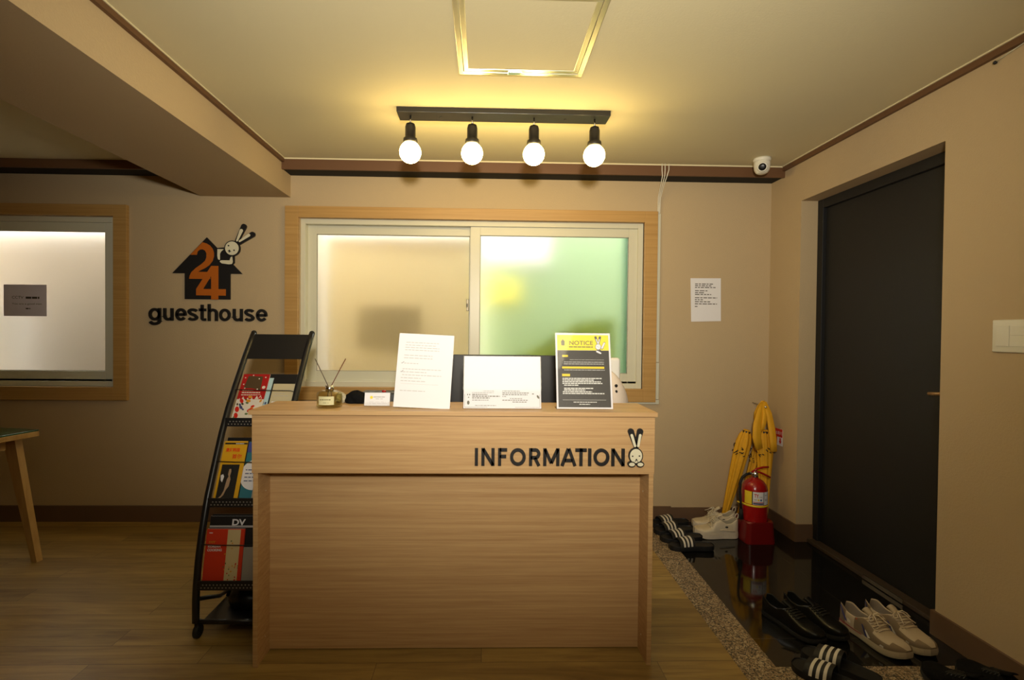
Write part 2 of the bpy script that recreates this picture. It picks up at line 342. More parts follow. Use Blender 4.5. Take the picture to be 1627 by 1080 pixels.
# ---------------------------------------------------------------- windows
def window(idx, x0, x1, z0, z1, mull, casing, right_edge=True):
    """x0..z1: outer edge of the plastic frame"""
    root = bpy.data.objects.new('window_%d' % idx, None); COL.objects.link(root); root['kind'] = 'structure'
    root.location = ((x0 + x1) / 2, YW, z0); ORG[root.as_pointer()] = Vector(root.location)
    cw = 0.088; y0 = YW - 0.028
    gg = G()
    for (a, b, c, d) in ((x0 - cw, x0, z0 - cw, z1 + cw * 0.86), (x1, x1 + cw, z0 - cw, z1 + cw * 0.86), (x0, x1, z1, z1 + cw * 0.86), (x0, x1, z0 - cw, z0)):
        gg.box(a, b, y0, YW, c, d, bev=0.002)
    t = 0.006
    gg.box(x0 - t, x0, YW, YW + .1, z0, z1).box(x1, x1 + t, YW, YW + .1, z0, z1).box(x0, x1, YW, YW + .1, z1, z1 + t).box(x0, x1, YW, YW + .1, z0 - t, z0)
    gg.build('casing', M_case, root)
    f = G(); fw = 0.035; ya, yb = YW + 0.012, YW + 0.10
    def fr(G_, a0, a1, b0, b1, w, y0_, y1_, wb=None, wt=None):
        wb = wb or w; wt = wt or w
        G_.box(a0, a0 + w, y0_, y1_, b0, b1, bev=0.0015).box(a1 - w, a1, y0_, y1_, b0, b1, bev=0.0015)
        G_.box(a0 + w, a1 - w, y0_, y1_, b1 - wt, b1, bev=0.0015).box(a0 + w, a1 - w, y0_, y1_, b0, b0 + wb, bev=0.0015)
    fr(f, x0, x1, z0, z1, fw, ya, yb)
    f.box(x0 + fw, x1 - fw, YW + .030, YW + .034, z0 + fw, z0 + fw + .012)
    f.build('window_frame', M_pvc, root)
    ix0, ix1, iz0, iz1 = x0 + fw - 0.008, x1 - fw + 0.008, z0 + fw - 0.006, z1 - fw + 0.008
    sw = 0.066
    for k, (a, b, ys) in enumerate(((ix0, mull + 0.025, YW + 0.066), (mull - 0.035, ix1, YW + 0.030))):
        s = G(); fr(s, a, b, iz0, iz1, sw, ys, ys + 0.028, wb=0.072)
        so = s.build('sash', M_pvc, root)
        G().box(a + sw - .004, b - sw + .004, ys + .012, ys + .016, iz0 + .068, iz1 - sw + .004).build('pane', M_frost, so)
        gk = G()
        for (p, q, r_, t_) in ((a + sw, a + sw + .004, iz0 + .072, iz1 - sw), (b - sw - .004, b - sw, iz0 + .072, iz1 - sw), (a + sw, b - sw, iz1 - sw - .004, iz1 - sw), (a + sw, b - sw, iz0 + .072, iz0 + .076)):
            gk.box(p, q, ys + .006, ys + .012, r_, t_)
        gk.build('gasket', mat('grey gasket', (0.28, 0.27, 0.22), 0.6), so)
    lx = mull - 0.055
    lt = G().box(lx - .006, lx + .012, YW + .034, YW + .066, 1.44, 1.52, bev=.003).box(lx - .002, lx + .004, YW + .022, YW + .036, 1.465, 1.49, 1, bev=.002)
    lt.build('latch', [mat('dull latch metal', (.3, .26, .18), .45, metal=.5), M_black], root)
    return root
window(1, -1.250, 1.085, 0.915, 2.050, -0.065, True)
window(2, -3.88, -2.465, 0.905, 2.040, -3.42, True)

# outside, seen blurred through the frosted panes
g = G().box(-5.2, -2.1, 4.149, 4.3, -0.1, 2.05, 2).box(-2.1, -0.06, 4.15, 4.3, -0.1, 2.05, 0).box(-0.06, 3.2, 4.45, 4.6, -0.1, 3.2, 1)
g.box(-5.2, -0.06, 4.1, 4.35, 2.05, 2.12, 0)
struct(g, 'wall_outside', [mat('neighbour plaster', (0.78, 0.65, 0.38), 0.9), mat('neighbour plaster green', (0.38, 0.52, 0.31), 0.9), mat('grey neighbour plaster', (0.50, 0.44, 0.36), 0.9)])
struct(G().box(-5.2, 3.2, 3.63, 4.6, -0.2, -0.1), 'floor', mat('alley concrete', (0.4, 0.38, 0.34), 0.9))
solo(G().box(-1.02, -0.52, 4.13, 4.149, 1.16, 1.50, bev=.005), 'shutter', mat('olive shutter', (0.38, 0.30, 0.15), 0.8), 'dark blurred shutter on the outside wall behind the left frosted pane of the big window', 'shutter', (-0.8, 4.14, 1.16))
solo(G().box(1.06, 1.20, 3.78, 3.84, -0.1, 2.5, bev=.01), 'post', mat('teal outdoor post', (0.02, 0.17, 0.12), 0.7), 'dark teal upright strip blurred behind the right frosted pane', 'post', (1.1, 3.8, -0.1))
solo(G().prism([(0.0, -0.1), (1.04, -0.1), (1.04, 1.42), (0.75, 1.38), (0.45, 1.2), (0.0, 0.95)], 4.0, 4.04), 'tarpaulin', mat('green tarpaulin', (0.26, 0.36, 0.04), 0.8), 'yellow-green tarpaulin blurred low behind the right frosted pane', 'tarpaulin', (0.5, 4.0, -0.1))
solo(G().box(-0.02, 0.32, 4.42, 4.449, 1.56, 1.76, bev=.01), 'yellow_board', mat('yellow board', (0.9, 0.85, 0.16), 0.7), 'yellow spot of a board blurred behind the right frosted pane', 'board', (0.1, 4.44, 1.6))
solo(G().box(0.0, 0.56, 4.42, 4.449, 1.90, 2.22, bev=.01), 'white_board', mat('white board', (0.98, 0.98, 0.98), 0.7), 'white bright board blurred at the upper left of the right frosted pane', 'board', (0.1, 4.44, 1.9))
solo(G().box(-1.42, -1.24, 3.92, 4.0, -0.1, 2.2, bev=.01), 'downpipe', mat('white pipe', (0.98, 0.98, 0.96), 0.6), 'white vertical pipe blurred at the left edge of the big window', 'pipe', (-1.3, 3.95, -0.1))
solo(G().box(-3.85, -3.52, 3.92, 4.0, -0.1, 1.45, bev=.01), 'outdoor_box', mat('white pipe', (0.98, 0.98, 0.96), 0.6), 'pale box blurred low behind the pane of the left window', 'box', (-3.6, 3.95, -0.1))

# ---------------------------------------------------------------- door
door = bpy.data.objects.new('door_1', None); COL.objects.link(door); door['kind'] = 'structure'; door.location = (2.07, 2.61, 0); ORG[door.as_pointer()] = Vector((2.07, 2.61, 0))
G().box(2.07, 2.14, 3.05, 3.1, 0, 2.13, bev=.003).box(2.07, 2.14, 2.12, 2.17, 0, 2.13, bev=.003).box(2.07, 2.14, 2.17, 3.05, 2.075, 2.13, bev=.003).build('door_frame', M_door, door)
G().box(2.092, 2.135, 2.17, 3.05, 0.02, 2.075, bev=.002).build('door_leaf', M_door, door)
h = G().box(2.084, 2.093, 2.19, 2.215, .96, 1.10, bev=.004).tube([(2.088, 2.20, 1.035), (2.052, 2.20, 1.035), (2.045, 2.205, 1.035), (2.045, 2.262, 1.03)], 0.009, 10)
h.build('door_handle', mat('aged brass', (0.42, 0.27, 0.13), 0.35, metal=0.7), door)
G().box(2.03, 2.09, 2.132, 3.09, 0, 0.022, 0, bev=.003).box(2.026, 2.032, 2.36, 2.62, 0.003, 0.024, 1).build('threshold', [mat('brown threshold', (0.055, 0.038, 0.026), 0.5), M_chrome], door)

# ================================================================ CEILING THINGS
hatch = thing('ceiling_hatch', 'square ceiling access hatch in a double silver frame in front of the bulb bar', 'hatch', (0.14, 1.9, ZC))
def ring(x0, x1, y0, y1, w, z0, z1, mi=0, g=None):
    g = g or G(); return g.box(x0, x1, y0, y0 + w, z0, z1, mi, bev=.0015).box(x0, x1, y1 - w, y1, z0, z1, mi, bev=.0015).box(x0, x0 + w, y0 + w, y1 - w, z0, z1, mi, bev=.0015).box(x1 - w, x1, y0 + w, y1 - w, z0, z1, mi, bev=.0015)
ring(-0.118, 0.408, 1.64, 2.172, 0.020, ZC - .007, ZC + .001).build('outer_frame', M_silver, hatch)
inn = ring(-0.096, 0.386, 1.662, 2.150, 0.020, ZC - .005, ZC + .001).build('inner_frame', M_silver, hatch)
G().box(-0.077, 0.367, 1.681, 2.131, ZC - .003, ZC).build('panel', M_ceil, hatch)
G().box(0.09, 0.15, 2.138, 2.160, ZC - .010, ZC - .004, bev=.001).build('latch', M_chrome, hatch)

lamp = thing('track_light', 'black ceiling bar lamp with four bare round glowing bulbs', 'ceiling light', (0.09, 2.557, ZC))
G().box(-0.443, 0.619, 2.505, 2.612, 2.375, ZC, bev=.002).build('ceiling_bar', M_blackm, lamp)
for x in (-0.23, 0.40): G().lathe([(.006, 0), (.006, .004)], 12, (x, 2.56, 2.372)).build('screw', M_black, lamp)
M_bulb = emit('glowing bulb', BULB_COL, BULB)
for x in (-0.38, -0.07, 0.241, 0.548):
    so = G().lathe([(.006, .078), (.022, .070), (.026, .055), (.026, 0), (.034, -.002), (.036, -.02), (.033, -.024)][::-1], 28, (x, 2.55, 2.262)).build('socket', M_black, lamp)
    G().tube([(x, 2.55, 2.33), (x, 2.55, 2.376)], .0045, 8).build('rod', M_chrome, so)
    G().ball((x, 2.55, 2.192), .054, 20).build('bulb', M_bulb, lamp)

cc = thing('security_camera', 'small white dome security camera on the ceiling in the right back corner', 'camera', (1.735, 3.14, ZC))
T = Matrix.Translation((1.735, 3.14, 2.345)) @ Matrix.Rotation(math.radians(62), 4, 'X') @ Matrix.Rotation(math.radians(0), 4, 'Y')
G().lathe([(.052, 0), (.052, -.012), (.047, -.022)], 32, (1.735, 3.14, ZC)).build('mount', M_white, cc)
G().lathe([(.047, .03), (.048, 0), (.044, -.03), (.034, -.048), (.02, -.056)], 32, (1.735, 3.14, 2.36)).build('housing', M_white, cc)
T = Matrix.Translation((1.718, 3.104, 2.338)) @ Vector((-1.735, -3.1, -1.25)).to_track_quat('Z', 'Y').to_matrix().to_4x4()
ey = G().lathe([(.029, -.02), (.031, .004), (.027, .012), (.024, .012)], 28, M=T).build('lens_ring', M_white, cc)
G().lathe([(.023, .0), (.022, .0135), (.012, .0155)], 28, M=T).build('lens', M_gloss, ey)

# ================================================================ WALL LOGO
def LX(zx): return -2.246 + (200 + zx / 5.685 - 237) * 0.00417
def LZ(zy): return 1.448 + (487 - (340 + zy / 5.685)) * 0.00422
def lpts(P): return [(LX(a), LZ(b)) for a, b in P]
logo = thing('wall_logo', 'black house shaped wall logo with orange 24, peeking rabbit and word guesthouse', 'sign', (-1.85, YW, 1.40))
G().prism(lpts([(425, 538), (735, 213), (1055, 538), (947, 538), (947, 770), (537, 770), (537, 538)]), YW - .010, YW).build('house_plate', M_black, logo)
two = [(590, 372), (700, 258), (735, 268), (765, 285), (790, 315), (802, 350), (802, 385), (790, 425), (760, 465), (720, 492), (680, 512), (660, 524), (752, 524), (775, 486), (775, 588), (580, 588), (585, 560), (600, 528), (640, 490), (690, 455), (722, 425), (735, 395), (735, 355), (722, 332), (700, 322), (675, 325), (655, 342), (648, 372)]
G().prism(lpts(two[:12] + [(770, 524), (770, 588)] + two[15:]), YW - .014, YW - .0101).build('numeral_two', M_orange, logo)
four = [(790, 470), (845, 470), (845, 678), (912, 678), (912, 736), (845, 736), (845, 772), (780, 772), (780, 736), (645, 736), (645, 672), (715, 565)]
g = G().prism(lpts([(780, 470), (845, 470), (845, 772), (780, 772)]), YW - .016, YW - .0142)
g.prism(lpts([(845, 678), (912, 678), (912, 736), (845, 736)]), YW - .016, YW - .0142).prism(lpts([(645, 678), (780, 678), (780, 736), (645, 736)]), YW - .016, YW - .0142)
g.prism(lpts([(780, 470), (780, 560), (708, 678), (645, 678)]), YW - .016, YW - .0142)
g.build('numeral_four', M_orange, logo)
lettering([(c_, LX(a), LX(b)) for c_, a, b in (('g', 212, 322), ('u', 344, 434), ('e', 452, 552), ('s', 562, 656), ('t', 664, 728), ('h', 744, 834), ('o', 846, 950), ('u', 970, 1060), ('s', 1074, 1166), ('e', 1180, 1283))], LZ(966), LZ(853), .0185, YW - .012, YW).build('lettering', M_black, logo)
def cap(ax, ay, bx, by, ra, rb, n=14):
    a = math.atan2(by - ay, bx - ax); P = []
    for i in range(n + 1): t = a + PI / 2 + PI * i / n; P.append((ax + ra * math.cos(t), ay + ra * math.sin(t)))
    for i in range(n + 1): t = a - PI / 2 + PI * i / n; P.append((bx + rb * math.cos(t), by + rb * math.sin(t)))
    return P
y = YW
rb = G()
for pts, mi, y0, y1 in (
    (cap(1005, 250, 1070, 112, 17, 24), 0, .014, 0), (cap(1025, 262, 1148, 182, 17, 24), 0, .014, 0),
    (cap(1012, 240, 1050, 150, 8, 15), 1, .016, .0141), (cap(1035, 245, 1118, 190, 8, 13), 1, .016, .0141),
    ([(826, 308), (900, 302), (985, 372), (985, 440), (965, 460), (865, 452), (830, 418)], 0, .013, 0),
    ([(835, 318), (892, 318), (868, 340), (858, 360), (858, 412), (852, 416), (840, 408), (834, 380)], 1, .015, .0131),
    ([(945, 418), (955, 388), (968, 384), (974, 432), (966, 450), (940, 454), (875, 446), (856, 432), (862, 420), (880, 418)], 1, .015, .0131),
    (ell(968, 310, 70, 70), 0, .017, 0), (ell(968, 310, 61, 61), 1, .019, .0171),
    (ell(938, 287, 7, 7), 0, .020, .0191), (ell(988, 328, 7, 7), 0, .020, .0191), (ell(947, 330, 7, 6), 0, .020, .0191), (cap(935, 334, 958, 340, 3, 3), 0, .020, .0191), (cap(950, 330, 944, 348, 3, 3), 0, .020, .0191)):
    rb.prism(lpts(pts), YW - y0, YW - y1, mi)
rb.build('rabbit_emblem', [M_black, M_cream], logo)

# ---------------------------------------------------------------- wall papers, switch, conduit
nt_ = thing('wall_notice', 'white A4 paper notice taped to the back wall right of the big window', 'notice', (1.52, YW, 1.38))
G().prism([(1.411, 1.678), (1.621, 1.680), (1.626, 1.386), (1.420, 1.380)], YW - .003, YW - .001).build('paper', M_paper, nt_)
g = G()
rows = [(.145, 0.62), (.185, .55), (.225, .72), (.30, .42), (.345, .33), (.385, .55), (.46, .75), (.505, .30), (.55, .52), (.60, .75), (.66, .09)]
for v, fl in rows: words(g, 1.443, 1.443 + 0.205 * fl, 1.68 - .30 * v, .0055, YW - .0031, wmin=.012, wmax=.035, gap=.006)
g.build('printed_text', mat('dark ink', (0.06, 0.05, 0.04), .7), nt_)
wn = thing('window_notice', 'lilac tinted paper sign about a camera stuck on the left frosted window', 'notice', (-3.07, YW + .04, 1.37))
yg = YW + 0.040
G().box(-3.235, -2.952, yg - .0008, yg, 1.373, 1.585).build('paper', mat('lilac paper', (0.82, 0.77, 0.92), .7), wn)
g = text_geo('CCTV', -3.18, -3.105, 1.49, 1.508, yg - .0012, 0); words(g, -3.09, -3.00, 1.49, .014, yg - .0009, wmin=.02, wmax=.04); g.build('printed_text', mat('dark ink', (0.06, 0.05, 0.04), .7), wn)
g = text_geo('You are a good man', -3.18, -2.985, 1.447, 1.462, yg - .0012, 0); words(g, -3.09, -3.06, 1.42, .008, yg - .0009)
g.build('printed_text', mat('dark ink', (0.06, 0.05, 0.04), .7), wn)

sw = thing('light_switch', 'ivory wall light switch plate on the right wall at the photo edge', 'switch', (XR, 1.80, 1.295))
G().box(XR - .009, XR, 1.70, 1.895, 1.235, 1.358, bev=.004, seg=3).build('plate', M_white, sw)
for (a, b, c, d) in ((1.83, 1.878, 1.258, 1.336), (1.775, 1.827, 1.299, 1.336), (1.775, 1.827, 1.258, 1.296), (1.72, 1.772, 1.258, 1.336)):
    G().box(XR - .0115, XR - .008, a, b, c, d, bev=.001).build('rocker', M_white, sw)

cd_ = thing('cable_conduit', 'ivory cable conduit running down and under the right side of the big window', 'conduit', (1.2, YW, 0.8))
G().box(1.172, 1.196, YW - .014, YW, 1.10, 2.113, bev=.002).box(1.174, 1.198, YW - .014, YW, 0.845, 1.096, bev=.002).build('upright_channel', M_pvc, cd_)
G().box(0.2, 1.200, YW - .015, YW, 0.812, 0.842, bev=.002).build('lower_channel', M_pvc, cd_)
for i, (dx, bx) in enumerate(((0, 0), (.02, .03), (.045, .06))):
    P = [(1.145 + dx, 3.262, 2.40), (1.145 + dx, 3.262, 2.36), (1.150 + bx * .5, 3.266, 2.322), (1.165 + i * .010, 3.35, 2.27), (1.172 + i * .008, 3.405, 2.22), (1.177 + i * .0066, 3.422, 2.12), (1.177 + i * .0066, 3.422, 2.114)]
    solo(G().tube(P, .0028, 6), 'cable', M_white, ['leftmost of three white cables dropping from the ceiling into the conduit', 'middle of three white cables dropping from the ceiling into the conduit', 'rightmost of three white cables dropping from the ceiling into the conduit'][i], 'cable', (1.15, 3.3, 2.1), 'cables above the conduit')
wc = thing('wall_cable', 'thin cable pinned high on the right wall below the ceiling trim', 'cable', (XR, 1.90, 2.35))
G().tube([(XR - .006, 1.905, 2.352), (XR - .005, 1.85, 2.361), (XR - .005, 1.79, 2.369), (XR - .005, 1.5, 2.371)], .002, 6).build('wire', M_pvc, wc)
G().ball((XR - .006, 1.91, 2.350), .007, 10).build('pin', M_black, wc)

# ================================================================ DESK
YD = 1.93
desk = thing('reception_desk', 'oak laminate information desk with raised counter and recessed front panel', 'desk', (-0.105, 2.0, 0))
G().box(-0.889, 0.671, 1.918, 2.182, .972, .989, bev=.0008).build('countertop', M_oak, desk)
G().box(-0.880, 0.664, YD, YD + .018, .748, .9715, bev=.0006).build('header_panel', M_oak, desk)
for a, b in ((-0.875, -0.857), (0.643, 0.661)):
    p = G().box(a, b, YD + .0005, 2.14, 0.0, .7475, bev=.0006)
    p.box(a, b, YD + .0185, 2.14, .7475, .9715).box(a, b, 2.14, 2.62, 0, .72)
    p.build('side_panel', M_oak, desk)
G().box(-0.857, 0.643, 2.042, 2.060, 0.003, .96).build('front_panel', M_oak, desk)
G().box(-0.857, 0.643, 2.060, 2.64, .72, .745, bev=.001).build('work_surface', M_oak, desk)
for x in (-0.8565, 0.6425):
    for z in (.66, .08): g = G().lathe([(.003, 0), (.002, .0008)], 10, M=Matrix.Translation((x, 2.0, z)) @ Matrix.Rotation(PI / 2 * (1 if x < 0 else -1), 4, 'Y')); g.build('panel_screw', M_cream, desk)
IX = lambda p: -0.031 + (p - 170) / (1298 - 170) * .577
lettering([(c_, IX(a), IX(b)) for c_, a, b in (('I', 170, 190), ('N', 217, 316), ('F', 342, 410), ('O', 432, 550), ('R', 575, 662), ('M', 682, 804), ('A', 816, 930), ('T', 924, 1010), ('I', 1022, 1044), ('O', 1062, 1182), ('N', 1197, 1298))], .781, .848, .0122, YD - .008, YD).build('lettering', M_black, desk)
def DX(zx): return 0.557 + (zx - 1322) * (0.063 / 123)
def DZ(zy): return 0.927 - (zy - 188) * (0.149 / 296)
r_ = G()
for pts, mi, y0, y1 in (
    (cap(1345, 212, 1385, 330, 23, 16), 0, .008, 0), (cap(1415, 212, 1390, 330, 23, 16), 0, .008, 0),
    (cap(1350, 240, 1376, 322, 10, 9), 1, .0095, .0081), (cap(1414, 240, 1400, 322, 10, 9), 1, .0095, .0081),
    (ell(1383, 398, 54, 62), 0, .010, 0), (ell(1383, 398, 46, 54), 1, .0115, .0101),
    (ell(1352, 462, 30, 22), 0, .012, 0), (ell(1416, 462, 30, 22), 0, .012, 0), (ell(1352, 462, 22, 14), 1, .0135, .0121), (ell(1416, 462, 22, 14), 1, .0135, .0121),
    (ell(1357, 399, 6, 5), 0, .0125, .0116), (ell(1409, 397, 6, 5), 0, .0125, .0116), (ell(1386, 424, 6, 5), 0, .0125, .0116), (cap(1386, 426, 1377, 438, 2.5, 2.5), 0, .0125, .0116), (cap(1386, 426, 1395, 438, 2.5, 2.5), 0, .0125, .0116)):
    r_.prism([(DX(a), DZ(b)) for a, b in pts], YD - y0, YD - y1, mi)
r_.build('rabbit_emblem', [M_black, M_cream], desk)

# ================================================================ THINGS ON THE COUNTER
ZT = .989
# reed diffuser
df = thing('reed_diffuser', 'round glass reed diffuser with cream label and two dark reeds', 'diffuser', (-0.615, 2.02, ZT))
c = (-0.615, 2.02, ZT)
G().lathe([(.046, .0), (.049, .004), (.049, .052), (.046, .060), (.030, .066), (.016, .067), (.016, .063), (.028, .062), (.044, .056), (.046, .05), (.046, .010), (.001, .008)], 40, c).build('bottle', clear('bottle glass', (0.93, 0.92, 0.80), ior=1.55), df)
G().lathe([(.0455, .0105), (.0455, .026), (.001, .026)], 32, c).build('liquid', clear('perfume oil', (0.80, 0.78, 0.50)), df)
G().lathe([(.0155, .060), (.0155, .086), (.011, .086), (.011, .078)], 28, c).build('cap', M_chrome, df)
vs = []; fs = []
for k in range(13):
    th = -PI / 2 + (k - 6) * 0.105
    for z in (.014, .047): vs.append((c[0] + .0502 * math.cos(th), c[1] + .0502 * math.sin(th), c[2] + z))
for k in range(12): fs.append([2 * k, 2 * k + 2, 2 * k + 3, 2 * k + 1])
lb = G().add(vs, fs).build('label', mat('cream label', (0.66, 0.62, 0.36), .6), df)
g = G(); words(g, c[0] - .022, c[0] + .022, ZT + .033, .004, c[1] - .0515, wmin=.004, wmax=.007, gap=.002); words(g, c[0] - .010, c[0] + .012, ZT + .022, .0015, c[1] - .0515)
g.build('print', mat('olive ink', (0.2, 0.18, 0.08), .6), lb)
for (dx, dy, tx, col) in ((-.004, 0, -.058, (0.10, .07, .05)), (.004, .004, .060, (.13, .04, .02))):
    G().tube([(c[0] + dx * 2.2, c[1] + dy, ZT + .02), (c[0] + dx, c[1] + dy, ZT + .08), (c[0] + tx, c[1] + dy * 3, ZT + .192)], .0018, 6).build('reed', mat('dark reed %g' % tx, col, .7), df)

# pouch and cloth
def blob(cx, cy, cz, rx, ry, rz, seed, n=22, flat=0.0, amp=.14):
    rr = random.Random(seed); ph = [rr.uniform(0, 6) for _ in range(8)]; rings = []
    for i in range(n + 1):
        t = PI * i / n; ring_ = []
        for k in range(32):
            a = 2 * PI * k / 32; d = 1 + amp * math.sin(3 * a + ph[0] + 2 * t) * math.sin(t) + amp * .6 * math.sin(5 * a + ph[1]) * math.sin(2 * t + ph[2]) + amp * .5 * math.sin(9 * a + ph[3] + 4 * t) * math.sin(t)
            ring_.append((cx + rx * d * math.sin(t) * math.cos(a) + 1e-5 * math.cos(a), cy + ry * d * math.sin(t) * math.sin(a) + 1e-5 * math.sin(a), max(cz - rz * math.cos(t) * (1 + .1 * math.sin(3 * a + ph[4])), flat)))
        rings.append(ring_)
    return rings
solo(G().loft(blob(-.535, 2.135, ZT + .017, .046, .034, .034, 3, flat=ZT + .0005)), 'pouch', M_softb, 'crumpled black fabric pouch lying behind the business card holder', 'pouch', (-.535, 2.135, ZT))
solo(G().loft(blob(-.602, 2.14, ZT + .018, .026, .026, .024, 5, flat=ZT + .0005)), 'pouch', mat('speckled cream cloth', (.45, .40, .28), .9, var=.7, scale=120), 'small speckled cream pouch between the diffuser and black pouch', 'pouch', (-.60, 2.14, ZT))
# card holder
ch = thing('business_card_holder', 'clear holder with a white business card with yellow logo on the counter', 'card holder', (-.42, 2.01, ZT))
T = Matrix.Translation((-.423, 2.005, ZT + .004)) @ Matrix.Rotation(math.radians(-14), 4, 'X')
G().box(-.050, .056, .002, .004, 0, .050, M=T).box(-.050, .056, -.024, .002, 0, .002, M=T).box(-.050, .056, -.026, -.024, 0, .014, M=T).box(-.050, .056, .002, .028, -.0005, .0015, M=T).box(.046, .062, -.016, .014, .001, .018, M=T).build('holder', M_acryl, ch)
cdp = G().box(-.050, .050, -.005, -.002, .003, .055, M=T).build('business_card', M_paper, ch)
g = G().prism([(x, z) for x, z in ell(-.023, .036, .006, .006, 0, 20)], -.0056, -.0051, 1, M=T)
words(g, -.015, .030, .036, .0035, -.0052, M=T, wmin=.01, wmax=.02, gap=.001); words(g, -.006, .022, .029, .0018, -.0052, M=T); words(g, -.03, .035, .018, .0008, -.0052, M=T); words(g, -.03, .04, .012, .0008, -.0052, M=T)
g.build('card_print', [M_gink, M_yel], cdp)

def stand(label, cx, w, h, yb, lean, rollz=0.0, zrot=0.0):
    root = thing('sign_stand', label, 'sign stand', (cx, yb, ZT))
    T = Matrix.Translation((cx, yb, ZT + .001)) @ Matrix.Rotation(zrot, 4, 'Z') @ Matrix.Rotation(rollz, 4, 'Y') @ Matrix.Rotation(-lean, 4, 'X')
    T2 = Matrix.Translation((cx, yb, ZT + .001)) @ Matrix.Rotation(zrot, 4, 'Z')
    G().box(-w / 2, w / 2, .0015, .0035, 0, h, M=T).box(-w / 2, w / 2, 0.0, .065, 0, .002, M=T2).build('acrylic_back', M_acryl, root)
    return root, T
# left: white handwritten-rules paper
root, T = stand('tall clear stand with a white text page, tilted, left of the wide stand', -.245, .224, .302, 1.985, math.radians(14), math.radians(2.4))
pg = G().box(-.111, .111, -.0012, 0, .002, .300, M=T).build('page', M_paper, root)
g = G()
for i, (v, a, b) in enumerate(((.262, .03, .165), (.251, .028, .15), (.241, .028, .165), (.231, .028, .165), (.209, .026, .14), (.198, .026, .14), (.176, .028, .085), (.153, .024, .18), (.141, .024, .12), (.129, .024, .18), (.117, .02, .10), (.105, .02, .12), (.066, .02, .12))):
    words(g, -.111 + a, -.111 + b, v, .0028, -.0013, M=T, wmin=.008, wmax=.02, gap=.003)
g.box(-.09, .06, -.0015, -.0013, .0945, .0953, M=T)
g.build('printed_text', mat('faint ink', (.52, .50, .50), .7), pg)
for v in (.176, .141): g = G().tube([T @ Vector((-.094, -.0016, v + .003)), T @ Vector((-.092, -.0016, v)), T @ Vector((-.083, -.0016, v + .008))], .0007, 5); g.build('check_mark', M_ink, pg)
# middle: landscape
root, T = stand('wide clear stand with a white landscape sheet, middle of three stands', .074, .314, .214, 1.985, math.radians(15))
pg = G().box(-.154, .154, -.0012, 0, .002, .212, M=T).build('page', M_paper, root)
g = G().box(-.150, -.149, -.0014, -.0012, .006, .058, M=T).box(.1485, .1495, -.0014, -.0012, .006, .058, M=T).box(-.150, -.06, -.0014, -.0012, .006, .007, M=T).box(.05, .149, -.0014, -.0012, .006, .007, M=T)
for (v, a, b, h_) in ((.070, -.075, -.03, .0014), (.063, -.12, -.035, .0014), (.055, -.12, -.06, .0035), (.048, -.12, -.01, .0035), (.041, -.12, -.05, .0035), (.033, -.12, -.055, .0022), (.012, -.108, -.025, .002), (.070, .0, .07, .0022), (.062, .0, .108, .003), (.055, .0, .10, .003), (.048, .0, .015, .0022), (.040, .03, .08, .0022), (.033, .0, .10, .0028), (.026, .04, .10, .0028)):
    words(g, a, b, v, h_, -.0013, M=T, wmin=.004, wmax=.012, gap=.0025)
for p in (ell(-.138, .056, .002, .003), ell(-.130, .056, .002, .003), ell(-.134, .045, .003, .002), ell(-.135, .024, .005, .008), ell(.142, .048, .004, .008, .5), ell(.122, .060, .004, .002)): g.prism(p, -.0014, -.0012, M=T)
g.build('printed_text', mat('grey print', (.16, .16, .13), .7), pg)
G().box(-.156, .156, -.0035, -.0022, 0, .213, M=T).build('laminate', M_shine, root)
# right: notice
root, T = stand('tall stand with the black and yellow NOTICE page, rightmost of three stands', .402, .226, .312, 1.985, math.radians(13))
pg = G().box(-.112, .112, -.0012, 0, .002, .310, M=T).build('page', M_paper, root)
def NU(zx, zy): t = (995 - zy) / 920; l = 120 - 25 * t; r = 797 - 52 * t; return -.112 + (zx - l) / (r - l) * .224
def NV(zy): return .002 + (995 - zy) / 922 * .308
G().box(-.105, .105, -.0016, -.0012, .008, .238, M=T).build('black_panel', mat('charcoal print', (.055, .05, .042), .5), pg)
G().box(-.105, .105, -.0016, -.0012, .2385, .302, M=T).build('yellow_panel', mat('yellow header print', (.88, .72, .06), .5), pg)
g = text_geo('NOTICE', NU(262, 200), NU(545, 200), NV(222), NV(170), -.0022, .0004, bold=.01, M=T); words(g, NU(258, 245), NU(545, 245), NV(252), .004, -.0018, M=T, wmin=.01, gap=.002)
g.prism([(-.092, .272), (-.082, .284), (-.072, .272), (-.075, .272), (-.075, .258), (-.089, .258), (-.089, .272)], -.002, -.0017, M=T)
g.build('heading', mat('grey heading ink', (.17, .155, .09), .5), pg)
g = G()
for (zy, a, b, h_) in ((402, 270, 680, .001), (432, 200, 680, .002), (455, 200, 680, .002), (528, 205, 690, .0018), (634, 185, 655, .0042), (654, 185, 560, .0042), (674, 185, 645, .0042), (694, 185, 665, .0042), (716, 205, 380, .0042), (754, 205, 565, .0045), (774, 205, 460, .0045), (795, 190, 540, .0045), (816, 190, 690, .0045), (916, 320, 610, .003), (942, 390, 520, .003)):
    words(g, NU(a, zy), NU(b, zy), NV(zy + 4), h_, -.0018, M=T, wmin=.006, wmax=.018, gap=.0018)
g.box(NU(190, 890), NU(712, 890), -.0019, -.0017, NV(891), NV(888), M=T)
g.build('printed_text', mat('white print', (.7, .7, .66), .6), pg)
G().box(NU(180, 500), NU(685, 500), -.0019, -.0017, NV(512), NV(488), M=T).box(NU(180, 590), NU(275, 590), -.0019, -.0017, NV(606), NV(577), M=T).box(NU(180, 358), NU(248, 358), -.0019, -.0017, NV(370), NV(346), M=T).build('yellow_highlights', M_yel, pg)
g = G(); mk = lambda P: [(NU(a, b), NV(b)) for a, b in P]
